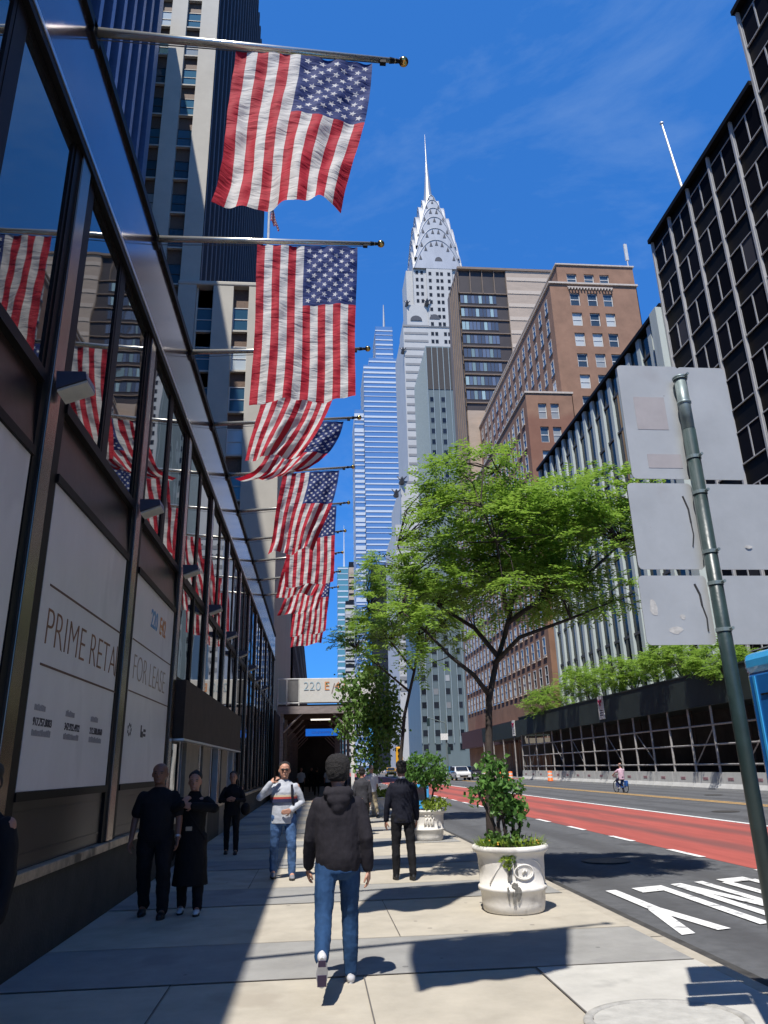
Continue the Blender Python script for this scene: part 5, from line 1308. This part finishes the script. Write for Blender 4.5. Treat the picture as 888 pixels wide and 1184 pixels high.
# climbing shrub in planter one
bush((2.44, 9.93, .65), [((2.28, 9.9, 1.55), (.20, .18, .20)), ((2.42, 9.9, 1.32), (.24, .2, .2)), ((2.52, 9.9, 1.12), (.18, .18, .16)), ((2.10, 9.9, 1.38), (.14, .14, .09)), ((2.20, 9.9, 1.72), (.10, .1, .09)), ((2.02, 9.9, 1.34), (.07, .1, .06))], 170, .080, m_shrub,
     'tall thin leafy shrub climbing out of the nearest planter', 'potted_shrub', 'shrub', 35, stems=[[(2.42, 9.93, .62), (2.38, 9.92, 1.0), (2.3, 9.9, 1.5), (2.2, 9.9, 1.75)], [(2.46, 9.93, .62), (2.5, 9.92, .95), (2.48, 9.9, 1.25), (2.35, 9.9, 1.5)], [(2.40, 9.9, .62), (2.2, 9.9, 1.1), (2.08, 9.9, 1.36)], [(2.5, 9.95, .62), (2.6, 9.9, 1.0)], [(2.36, 9.95, .62), (2.3, 9.9, 1.0), (2.45, 9.9, 1.2)]], per=6, sp=.045)
rg = random.Random(5); t = thing('potted_plant', (2.44, 9.93, .65), 'spiky and lime green flowers spilling over the rim of the nearest planter', 'plant', 'low plants in the planters'); f = MB()
for i in range(70):
    a = rg.uniform(0, 6.283); r_ = .36*math.sqrt(rg.random()); c = Vector((2.44+r_*math.cos(a), 9.93+r_*math.sin(a), .70+rg.random()*.10)); leafy(f, c, 6, .06, rg, .03)
f.build('foliage', m_lime, t); f = MB()
for i in range(260):
    sd_ = rg.choice((-1, 1)); c = Vector((2.44+sd_*rg.uniform(.22, .38), 9.93+rg.uniform(-.25, .2), .70)); d = Vector((sd_*rg.uniform(.1, .9), rg.uniform(-.7, .4), rg.uniform(.5, 1))).normalized()
    L1 = rg.uniform(.12, .24); e1 = c+d*L1*.6; e2 = c+d*L1+Vector((0, 0, -.05)); w_ = d.cross(Vector((0, 0, 1))).normalized()*.005
    f.add([c-w_, c+w_, e1+w_, e1-w_], [(0,1,2,3)]); f.add([e1-w_, e1+w_, e2], [(0,1,2)])
f.build('spikes', m_lime, t); f = MB()
for i in range(9):
    a = rg.uniform(3.4, 6.0); f.ball((2.44+.37*math.cos(a), 9.93+.37*math.sin(a), .74+rg.random()*.07), .011, 6, 4)
f.build('flowers', mat('flower_yellow', (.7, .35, .05), .6), t); f = MB()
for k in range(60):
    z = .72-.20*rg.random(); leafy(f, Vector(on_tub(-17+rg.gauss(0, 6), z, .43))+Vector((2.44, 9.93, 0)), 1, .055, rg, .01)
f.build('trailing_leaves', m_lime, t); f = MB()
for i in range(80):
    a = rg.uniform(0, 6.283); c = Vector((2.34+.18*math.cos(a), 9.9+.2*math.sin(a), .74+rg.random()*.14)); leafy(f, c, 3, .07, rg, .03)
f.build('dark_leaves', m_broad, t)
# ================================================================== people
_tex = {}
def clouds(s):
    if s not in _tex:
        t = D.textures.new('folds', 'CLOUDS'); t.noise_scale = s; t.noise_depth = 3; _tex[s] = t
    return _tex[s]
def fuse(mb, name, m_, parent, voxel=.012, smooth=4, disp=0.0, dscale=.09):
    me = mb.mesh('tmp', [m_]); o = D.objects.new('tmp', me); COL.objects.link(o)
    a = o.modifiers.new('r', 'REMESH'); a.mode = 'VOXEL'; a.voxel_size = voxel
    s = o.modifiers.new('s', 'SMOOTH'); s.iterations = smooth; s.factor = .6
    if disp:
        d = o.modifiers.new('d', 'DISPLACE'); d.texture = clouds(dscale); d.strength = disp; d.mid_level = .5; d.texture_coords = 'LOCAL'
    dg = bpy.context.evaluated_depsgraph_get(); n = D.meshes.new_from_object(o.evaluated_get(dg)); D.objects.remove(o)
    n.materials.clear(); n.materials.append(m_); n.polygons.foreach_set('use_smooth', [True]*len(n.polygons)); n.polygons.foreach_set('material_index', [0]*len(n.polygons))
    n.name = name; r_ = D.objects.new(name, n); COL.objects.link(r_); r_.parent = parent; return r_
def limb(mb, pts, rr):
    mb.tube(pts, rr, 12)
    for p, r_ in zip(pts, rr): mb.ball(tuple(p), r_*.99, 12, 8)
def hand(mb, w_, d, n_, s=1.0, curl=.35, side=1):
    d = d.normalized(); n_ = (n_-d*n_.dot(d)).normalized(); b = d.cross(n_)*side
    # palm
    for k in range(4):
        o_ = b*(-.027+.018*k)*s; limb(mb, [w_+o_*.6, w_+d*.045*s+o_, w_+d*.088*s+o_], [.015*s, .0155*s, .0125*s])
    for k, l_ in enumerate((.064, .074, .070, .054)):
        o_ = b*(-.030+.0205*k)*s; p0 = w_+d*.085*s+o_; d1 = (d+n_*curl*.5).normalized(); d2 = (d+n_*curl*1.4).normalized(); d3 = (d+n_*curl*2.6).normalized()
        p1 = p0+d1*l_*.45*s; p2 = p1+d2*l_*.32*s; p3 = p2+d3*l_*.23*s
        limb(mb, [p0, p1, p2, p3], [.0098*s, .0090*s, .0082*s, .0068*s])
    t0 = w_+d*.025*s-b*.026*s; t1 = t0+(-b*.7+d*.55+n_*.25).normalized()*.042*s; t2 = t1+(-b*.2+d*.85+n_*.4).normalized()*.036*s; limb(mb, [t0, t1, t2], [.013*s, .011*s, .0085*s])
HUES = dict(skin=(.42, .22, .15), skin2=(.30, .16, .11))
SM = {}
def cloth(name, col, rough=.85, var=.15, vs_=14): return mat(name, col, rough, var=var, vscale=vs_, bump=.5, bscale=4.5, bdist=.05, spec=.2, stretch=(1.3, 1.3, .8))
def person(loc, rot, H, label, pose, top, top_m, leg_m, shoe_m, skin_m, hair_m, hair='short', lean=0.0, vox=.007, group=None, extras=None, legtype='straight', headturn=0.0, shoes='plain', wide=1.0):
    t = thing('person', loc, label, 'person', group, rot); s = H/1.75; t.scale = (s*wide, s, s)
    V = Vector; P = dict(hipL=V((-.095, 0, .93)), hipR=V((.095, 0, .93)))
    for sd_, sg_ in (('L', -1), ('R', 1)):
        th, kn, ft, out = pose.get('leg'+sd_, (0, 0, 0, 3)); th, kn, out = R(th), R(kn), R(out)
        h = P['hip'+sd_]; k = h+V((sg_*math.sin(out), math.sin(th), -math.cos(th)))*.425
        a = k+V((sg_*math.sin(out)*.4, math.sin(th-kn), -math.cos(th-kn)))*.415
        P['knee'+sd_] = k; P['ank'+sd_] = a; P['ft'+sd_] = R(ft)
        sh_ = V((sg_*.178, -.0, 1.388)); P['sh'+sd_] = sh_
        if 'el'+sd_ in pose: P['el'+sd_] = V(pose['el'+sd_]); P['wr'+sd_] = V(pose['wr'+sd_])
        else:
            ap, ae, ao = pose.get('arm'+sd_, (5, 15, 8)); ap, ae, ao = R(ap), R(ae), R(ao)
            e = sh_+V((sg_*math.sin(ao), math.sin(ap), -math.cos(ap)*math.cos(ao)))*.285; w_ = e+V((sg_*math.sin(ao)*.3, math.sin(ap+ae), -math.cos(ap+ae)))*.25
            P['el'+sd_] = e; P['wr'+sd_] = w_
    low = min(P['ankL'].z, P['ankR'].z)-.085; dz = -low
    L_ = lambda v: V((v.x, v.y, v.z+dz))
    for k_ in list(P):
        if isinstance(P[k_], Vector): P[k_] = L_(P[k_])
    up_ = dz
    # ---- body: one continuous mesh
    b = MB(); hz = 1.645+up_
    Mh = Matrix.Translation((0, .015, hz)) @ Matrix.Rotation(headturn, 4, 'Z') @ Matrix.Diagonal((1.10, 1.06, 1.03, 1))
    b.loft([(0, .012, -.118, .030, .036), (0, .016, -.105, .046, .055), (0, .012, -.075, .058, .072), (0, .006, -.03, .068, .084), (0, 0, .02, .0745, .094), (0, -.004, .06, .073, .094), (0, -.008, .09, .060, .080), (0, -.010, .112, .036, .050), (0, -.010, .120, .012, .016)], Mh)
    b.ball((0, .094, -.022), (.0125, .020, .016), 8, 6, Mh); b.tube([Mh @ V((0, .082, .012)), Mh @ V((0, .100, -.018))], [.007, .012], 8)
    b.ball((0, .082, -.062), (.024, .012, .008), 8, 6, Mh); b.ball((0, .070, -.098), (.022, .018, .016), 8, 6, Mh)
    for sg_ in (-1, 1): b.ball((sg_*.0755, -.006, -.012), (.010, .022, .032), 8, 6, Mh); b.ball((sg_*.032, .078, .024), (.026, .014, .008), 8, 6, Mh)
    b.tube([(0, -.018, 1.43+up_), (0, -.008, 1.50+up_), (0, .006, 1.57+up_)], [.066, .056, .054], 14)
    b.loft([(0, 0, .88+up_, .15, .10), (0, 0, 1.05+up_, .135, .095), (0, 0, 1.3+up_, .16, .105), (0, 0, 1.42+up_, .15, .08), (0, -.01, 1.47+up_, .07, .06)])
    for sd_, sg_ in (('L', -1), ('R', 1)):
        limb(b, [P['sh'+sd_], P['el'+sd_], P['wr'+sd_]], [.052, .040, .027])
        limb(b, [P['hip'+sd_], P['knee'+sd_], P['ank'+sd_]], [.082, .054, .040])
        fd = V((0, math.cos(P['ft'+sd_]), math.sin(P['ft'+sd_]))); limb(b, [P['ank'+sd_], P['ank'+sd_]+fd*.10+V((0, 0, -.05))], [.036, .03])
        d = (P['wr'+sd_]-P['el'+sd_]); pn = V((-sg_, .25, 0)); 
        if 'palm'+sd_ in pose: pn = V(pose['palm'+sd_])
        if 'hd'+sd_ in pose: d = V(pose['hd'+sd_])
        hand(b, P['wr'+sd_], d, pn, 1.0, pose.get('curl', .4), sg_)
    fuse(b, 'body', skin_m, t, vox, 2)
    # ---- hair
    h = MB()
    if hair == 'afro':
        h.loft([(0, -.045, -.075, .050, .030), (0, -.046, -.055, .078, .058), (0, -.040, -.01, .093, .084), (0, -.030, .04, .100, .102), (0, -.024, .085, .097, .105), (0, -.020, .12, .080, .090), (0, -.018, .142, .052, .060), (0, -.018, .150, .02, .025)], Mh)
        ho = fuse(h, 'hair', hair_m, t, .006, 3, .010, .03)
    elif hair == 'short':
        h.ball((0, -.020, .060), (.0835, .093, .076), 18, 12, Mh); h.ball((0, -.048, -.005), (.078, .060, .072), 14, 10, Mh); fuse(h, 'hair', hair_m, t, .006, 1, .008, .02)
    elif hair == 'cropped':
        h.ball((0, -.026, .030), (.078, .088, .080), 18, 12, Mh); fuse(h, 'hair', hair_m, t, .007, 2)
    elif hair == 'bun':
        h.ball((0, -.020, .060), (.085, .094, .078), 18, 12, Mh); h.ball((0, -.045, -.03), (.076, .060, .08), 14, 10, Mh); h.ball((0, -.05, .11), (.045, .045, .04), 12, 8, Mh); fuse(h, 'hair', hair_m, t, .007, 2, .008, .02)
    # eyes and brows
    e = MB()
    for sg_ in (-1, 1): e.ball((sg_*.031, .083, .004), (.013, .007, .006), 8, 5, Mh); e.ball((sg_*.031, .090, .024), (.018, .004, .004), 8, 5, Mh)
    e.build('eyes', mat('eye_dark', (.02, .015, .012), .3), t, world=False, smooth=True)
    # ---- trousers
    wd = 1.0 if legtype == 'straight' else 1.12
    q = MB(); q.loft([(0, 0, .80+up_, .10, .09), (0, -.005, .86+up_, .175, .125), (0, 0, .95+up_, .17, .120), (0, 0, 1.03+up_, .158, .112)])
    for sd_, sg_ in (('L', -1), ('R', 1)):
        a, k, h_ = P['ank'+sd_], P['knee'+sd_], P['hip'+sd_]
        limb(q, [h_, h_.lerp(k, .45)+V((0, .01, 0)), k+V((0, .006, 0)), k.lerp(a, .35)+V((0, -.012, 0)), a+V((0, -.004, .0))], [.098*wd, .090*wd, .071*wd, .068*wd, .056*wd])
    fuse(q, 'trousers', leg_m, t, .010, 2, .022, .09)
    # ---- shoes
    for sd_ in ('L', 'R'):
        a = P['ank'+sd_]; pf = P['ft'+sd_]; Mf = Matrix.Translation(a) @ Matrix.Rotation(pf, 4, 'X')
        f = MB(); f.ball((0, -.012, -.012), (.040, .050, .052), 12, 8, Mf); f.ball((0, .055, -.040), (.043, .095, .034), 14, 8, Mf); f.ball((0, .125, -.050), (.040, .052, .024), 12, 8, Mf); f.ball((0, -.035, -.045), (.036, .035, .036), 12, 8, Mf)
        so_ = fuse(f, 'shoe', shoe_m, t, .008, 2)
        f = MB(); k = 16; vs = []
        for zz in (-.085, -.060):
            for j in range(k):
                an = 2*math.pi*j/k; x = .044*math.cos(an); y_ = .058+.122*math.sin(an); x *= (1.0 if y_ > .02 else .82); vs.append(tuple(Mf @ V((x, y_, zz))))
        f.add(vs, [tuple(range(k)), tuple(range(2*k-1, k-1, -1))]+[(i, (i+1) % k, (i+1) % k+k, i+k) for i in range(k)])
        f.build('sole', mat('sole_white', (.6, .6, .6), .6) if shoes == 'trainer' else mat('sole_black', (.02, .02, .02), .6), so_, world=False, fixn=True)
        if shoes == 'trainer':
            f = MB(); f.box(-.034, .075, -.0875, .034, .165, -.0845, Mf); f.box(-.028, -.04, -.0875, .028, .01, -.0845, Mf); f.build('sole_pad', mat('sole_violet', (.05, .03, .09), .6), so_, world=False)
    # ---- top
    q = MB(); sleeve = True
    if top == 'hoodie': rings = [(0, 0, .86+up_, .172, .128), (0, -.004, .90+up_, .182, .135), (0, -.006, .97+up_, .194, .146), (0, -.004, 1.12+up_, .196, .144), (0, -.006, 1.28+up_, .200, .140), (0, -.01, 1.37+up_, .188, .120), (0, -.016, 1.44+up_, .145, .095), (0, -.014, 1.50+up_, .078, .075)]; sr = [.070, .069, .063, .058, .046]
    elif top == 'jacket': rings = [(0, 0, .83+up_, .185, .132), (0, 0, 1.0+up_, .178, .128), (0, 0, 1.15+up_, .176, .125), (0, -.004, 1.30+up_, .198, .135), (0, -.008, 1.38+up_, .185, .115), (0, -.012, 1.45+up_, .125, .085), (0, -.010, 1.50+up_, .068, .066)]; sr = [.066, .063, .056, .052, .044]
    elif top == 'tshirt': rings = [(0, 0, .86+up_, .185, .14), (0, .008, 1.02+up_, .19, .15), (0, .006, 1.16+up_, .188, .148), (0, 0, 1.30+up_, .20, .138), (0, -.008, 1.40+up_, .185, .112), (0, -.012, 1.46+up_, .10, .08), (0, -.010, 1.485+up_, .066, .066)]; sr = None
    elif top == 'coat': rings = [(0, 0, .36+up_, .235, .19), (0, 0, .60+up_, .215, .17), (0, 0, .85+up_, .20, .15), (0, 0, 1.05+up_, .165, .125), (0, 0, 1.28+up_, .18, .13), (0, -.008, 1.39+up_, .172, .11), (0, -.012, 1.46+up_, .10, .08), (0, -.010, 1.52+up_, .068, .068)]; sr = [.075, .068, .062, .06, .056]
    q.loft(rings)
    for sd_, sg_ in (('L', -1), ('R', 1)):
        sh_, el, wr = P['sh'+sd_], P['el'+sd_], P['wr'+sd_]
        if sr: limb(q, [sh_+V((sg_*-.01, 0, -.01)), sh_.lerp(el, .5), el, el.lerp(wr, .5), el.lerp(wr, .93)], sr)
        else: limb(q, [sh_+V((sg_*-.01, 0, -.01)), sh_.lerp(el, .72)], [.068, .070])
    if top == 'hoodie':
        q.ball((0, -.085, 1.475+up_), (.135, .078, .058), 16, 10); q.ball((0, -.120, 1.425+up_), (.105, .052, .065), 14, 8); q.ball((0, -.130, 1.37+up_), (.06, .035, .06), 14, 8)
        for sg_ in (-1, 1): q.tube([(sg_*.085, -.05, 1.50+up_), (sg_*.088, .02, 1.50+up_), (sg_*.05, .085, 1.46+up_)], [.038, .034, .026], 8)
        q.tube([(-.165+.0, -.0, .875+up_), (.165, 0, .875+up_)], [.02, .02], 6)
    tn = {'hoodie': 'hoodie', 'jacket': 'jacket', 'tshirt': 'shirt', 'coat': 'coat'}[top]
    to = fuse(q, tn, top_m, t, .009, 3, .020 if top != 'tshirt' else .012, .16)
    if extras: extras(t, P, up_, Mh)
    return t
sk1 = mat('skin_light', (.48, .25, .17), .55, var=.08, vscale=20); sk2 = mat('skin_tan', (.36, .18, .12), .55, var=.08, vscale=20); sk3 = mat('skin_brown', (.20, .095, .06), .55, var=.08, vscale=20)
h_bl = mat('hair_black', (.012, .010, .010), .7, var=.4, vscale=60, bump=.8, bscale=150); h_gr = mat('hair_grey', (.16, .15, .15), .7, var=.2, vscale=60)
c_hood = cloth('hoodie_black', (.021, .019, .024)); c_jean = cloth('jeans_blue', (.018, .052, .125), vs_=9); c_jean2 = cloth('jeans_mid', (.06, .12, .25), var=.3, vs_=9)
c_blk = cloth('cloth_black', (.011, .011, .013)); c_navy = cloth('cloth_navy_black', (.012, .013, .022)); c_coat = cloth('coat_black', (.008, .008, .009)); c_white = cloth('cloth_white', (.55, .56, .60), var=.06); c_khaki = cloth('khaki', (.26, .22, .15))
c_shoe_w = mat('shoe_white', (.60, .60, .62), .5, var=.1); c_shoe_k = mat('shoe_black', (.015, .015, .016), .4); c_shoe_g = mat('shoe_grey', (.2, .2, .22), .6, var=.3, vscale=30)
# the walking man in the hoodie
def ex_man(t, P, up_, Mh): pass
person((.20, 6.98, 0), R(0), 1.79, 'man in a black hoodie and blue jeans walking away in the foreground', dict(legL=(-22, 40, -66, 4), legR=(13, 8, 4, 1), armL=(10, 16, 11), armR=(-10, 22, 12), curl=.6), 'hoodie', c_hood, c_jean, c_shoe_w, sk1, h_bl, 'afro', shoes='trainer', vox=.0055)
# sweater man on the phone, towards us
def ex_sweater(t, P, up_, Mh):
    V = Vector
    for z0, z1, cname, col in ((1.235, 1.262, 'stripe_cream', (.60, .50, .34)), (1.205, 1.235, 'stripe_red', (.45, .06, .05)), (1.150, 1.205, 'stripe_navy', (.02, .025, .07))):
        f = MB(); f.loft([(0, -.003, z0+up_, .203, .149), (0, -.003, z1+up_, .206, .150)]); f.build('chest_stripe', mat(cname, col, .85), t, world=False, smooth=False)
    f = MB(); f.box(-.036, -.004, -.075, .036, .004, .075, Matrix.Translation(P['wrR']+V((-.05, .035, .10))) @ Matrix.Rotation(R(70), 4, 'Z')); f.build('phone', m_black, t, world=False)
    f = MB(); f.tube([(-.11, .12, 1.42+up_), (-.115, .165, 1.25+up_), (-.15, .12, 1.05+up_), (-.18, 0, .98+up_)], .018, 6); f.build('backpack_strap', c_navy, t, world=False)
    f = MB(); f.ball((-.04, -.20, 1.18+up_), (.19, .11, .23), 14, 10); fuse(f, 'backpack', c_navy, t, .012, 2)
    f = MB(); f.tube([Mh @ V((-.045, .093, .005)), Mh @ V((.045, .093, .005))], .013, 8); f.build('sunglasses', m_black, t, world=False)
c_sw = cloth('sweater_grey', (.42, .44, .48), var=.08)
person((-.52, 13.35, 0), R(184), 1.80, 'man in a light grey striped sweater and jeans with a phone at his ear', dict(legL=(6, 10, 0, 4), legR=(-8, 14, -8, 4), elR=(.36, .10, 1.24), wrR=(.20, .15, 1.46), hdR=(-.75, -.1, .7), palmR=(-.5, -.6, -.3), elL=(-.27, -.02, 1.14), wrL=(-.10, .17, 1.03), hdL=(.9, .25, -.2), palmL=(.1, -1, .1), curl=.8), 'jacket', c_sw, c_jean2, c_shoe_g, sk1, h_bl, 'short', extras=ex_sweater, wide=1.08)
# man in the black suit, from behind
def ex_collar(t, P, up_, Mh):
    f = MB(); f.lathe([(.060, 1.495+up_), (.064, 1.52+up_), (.058, 1.525+up_)], (0, -.006, 0), 18); f.build('collar', c_white, t, world=False)
person((1.42, 12.85, 0), R(4), 1.77, 'man in a black suit with a white collar seen from behind, under the tree', dict(legL=(2, 2, 0, 3), legR=(-6, 6, -4, 2), armL=(2, 10, 13), armR=(5, 14, 11), curl=.5), 'jacket', c_navy, c_blk, c_shoe_k, sk2, h_bl, 'short', extras=ex_collar)
# shaded pair by the wall
def ex_watch(t, P, up_, Mh):
    f = MB(); p = P['elL'].lerp(P['wrL'], .9); d = (P['wrL']-P['elL']).normalized(); f.tube([p-d*.012, p+d*.012], [.034, .034], 12); f.build('watch', m_silver, t, world=False)
person((-2.02, 10.45, 0), R(178), 1.80, 'bald grey-haired man in a black T-shirt and dark trousers walking in the shade', dict(legL=(8, 12, 0, 3), legR=(-8, 12, -10, 3), armL=(6, 22, 14), armR=(-6, 20, 14), curl=.5), 'tshirt', c_blk, c_blk, c_shoe_k, sk3, h_gr, 'cropped', extras=ex_watch, legtype='wide', wide=1.12)
def ex_bag(t, P, up_, Mh):
    f = MB(); f.tube([(.14, .1, 1.40+up_), (.0, .16, 1.2+up_), (-.2, .08, .9+up_)], .010, 5); f.build('bag_strap', c_blk, t, world=False)
    f = MB(); f.ball((.27, .02, .80+up_), (.07, .14, .16), 12, 8); fuse(f, 'shoulder_bag', c_blk, t, .012, 2)
    f = MB(); f.box(-.01, .135, 1.03+up_, .07, .155, 1.08+up_); f.build('buckle', mat('buckle_tan', (.35, .28, .2), .5), t, world=False)
person((-1.58, 10.55, 0), R(180), 1.68, 'woman in a long black coat and white shoes with both arms raised', dict(legL=(5, 8, 0, 2), legR=(-6, 8, -6, 2), elR=(.30, .14, 1.28), wrR=(.12, .24, 1.37), hdR=(-.5, -.2, .6), palmR=(-.3, -.9, 0), elL=(-.29, .13, 1.30), wrL=(-.02, .24, 1.34), hdL=(.9, .0, .1), palmL=(0, -1, 0), curl=.9), 'coat', c_coat, c_blk, c_shoe_w, sk2, h_bl, 'bun', extras=ex_bag, legtype='wide')
person((-1.80, 17.5, 0), R(178), 1.66, 'woman in black with a shoulder bag looking at her phone deep in the shade', dict(legL=(4, 6, 0, 2), legR=(-4, 8, -5, 2), elR=(.27, .05, 1.14), wrR=(.10, .20, 1.16), hdR=(-.8, .3, .3), palmR=(0, -1, .2), elL=(-.27, .05, 1.14), wrL=(-.10, .20, 1.16), hdL=(.8, .3, .3), palmL=(0, -1, .2), curl=.8), 'jacket', c_blk, c_blk, c_shoe_k, sk2, h_bl, 'short', extras=lambda t, P, up_, Mh: (fuse(MB().ball((-.30, -.04, .95+up_), (.11, .15, .14), 12, 8), 'shoulder_bag', c_blk, t, .012, 2)))
person((-2.13, 5.30, 0), R(172), 1.78, 'person in black cut off by the left edge of the photo', dict(legL=(8, 10, 0, 3), legR=(-8, 12, -10, 3), armL=(4, 14, 10), armR=(-4, 14, 10), curl=.6), 'jacket', c_blk, c_blk, c_shoe_k, sk2, h_bl, 'short')
person((2.0, 28.0, 0), R(8), 1.76, 'man in a white shirt and khaki trousers walking away beside the farthest planter', dict(legL=(10, 6, 0, 3), legR=(-16, 22, -20, 3), armL=(-6, 30, 10), armR=(12, 40, 8), curl=.6), 'tshirt', c_white, c_khaki, c_shoe_g, sk1, h_gr, 'cropped', vox=.009)
person((1.25, 21.0, 0), R(0), 1.68, 'person in a dark top mostly hidden behind the man in the hoodie', dict(legL=(4, 6, 0, 2), legR=(-6, 10, -5, 2), armL=(0, 14, 8), armR=(0, 14, 8)), 'jacket', cloth('cloth_charcoal', (.05, .05, .058)), c_blk, c_shoe_k, sk2, h_bl, 'short', vox=.009)
# pedestrians inside the covered walkway
walk = [(-.9, 50, 180, 'c', 'pedestrian in white shirt on the left inside the covered walkway'), (.1, 52, 0, 'b', 'pedestrian in black walking away in the middle of the covered walkway'), (.8, 49, 180, 'w', 'pedestrian with a pale top on the right inside the covered walkway'), (-.3, 60, 180, 'b', 'far pedestrian in dark clothes deep inside the covered walkway'), (1.3, 57, 0, 'w', 'far pedestrian in a pale top deep inside the covered walkway, right side')]
for x, y_, r_, c, lab in walk:
    person((x, y_, 0), R(r_), 1.70+rnd.random()*.12, lab, dict(legL=(10, 8, 0, 3), legR=(-12, 16, -14, 3), armL=(-8, 20, 8), armR=(10, 24, 8)), 'tshirt' if c != 'b' else 'jacket', {'b': c_blk, 'w': c_white, 'c': c_white}[c], c_blk, c_shoe_k, sk2, h_bl, 'short', vox=.014, group='pedestrians inside the covered walkway')
# cyclist
cx_, cy_ = 18.6, 46.5
bk = thing('bicycle', (cx_, cy_, -.13), 'blue hire bicycle ridden along the far red lane', 'bicycle', None, R(8))
m_bkb = mat('bike_blue', (.02, .10, .35), .35)
for y_ in (-.54, .54):
    f = MB(); f.tube([(0, y_+.33*math.cos(a), .335+.33*math.sin(a)) for a in [2*math.pi*k/24 for k in range(25)]], .024, 8, False); wh = f.build('wheel', m_tyre, bk, world=False, smooth=True)
    f = MB()
    for k in range(10): a = 2*math.pi*k/10; f.tube([(0, y_, .335), (0, y_+.31*math.cos(a), .335+.31*math.sin(a))], .003, 3)
    f.build('spokes', m_galv, wh, world=False)
f = MB(); f.tube([(0, -.54, .335), (0, -.1, .30), (0, .42, .72), (0, .54, .335)], [.03, .045, .045, .025], 8); f.tube([(0, -.1, .30), (0, -.22, .85)], .022, 6); f.tube([(0, -.54, .335), (0, -.2, .62)], .015, 6); f.build('frame', m_bkb, bk, world=False)
f = MB(); f.tube([(0, .42, .7), (0, .38, 1.02)], .02, 6); f.tube([(-.30, .22, 1.06), (-.2, .36, 1.04), (.2, .36, 1.04), (.30, .22, 1.06)], .015, 6); f.build('handlebar', m_black, bk, world=False)
f = MB(); f.ball((0, -.24, .90), (.09, .14, .04), 10, 6); f.build('saddle', m_black, bk, world=False)
f = MB(); f.lathe([(0, 0), (.0, 0)], n=3); f = MB(); f.box(-.07, -.82, .36, .07, -.52, .70); f.build('mudguard', m_bkb, bk, world=False, bevel=.03)
cyc = person((cx_+.03, cy_-.20, -.13), R(8), 1.82, 'cyclist in a pink top and dark trousers riding along the far kerb', dict(legL=(72, 95, -10, 2), legR=(40, 62, -10, 2), elL=(-.26, .22, 1.24), wrL=(-.28, .44, 1.12), elR=(.26, .22, 1.24), wrR=(.28, .44, 1.12), curl=.9), 'tshirt', cloth('pink_top', (.62, .42, .50)), cloth('dark_blue_trousers', (.02, .03, .09)), c_shoe_w, sk1, h_gr, 'cropped', vox=.009)
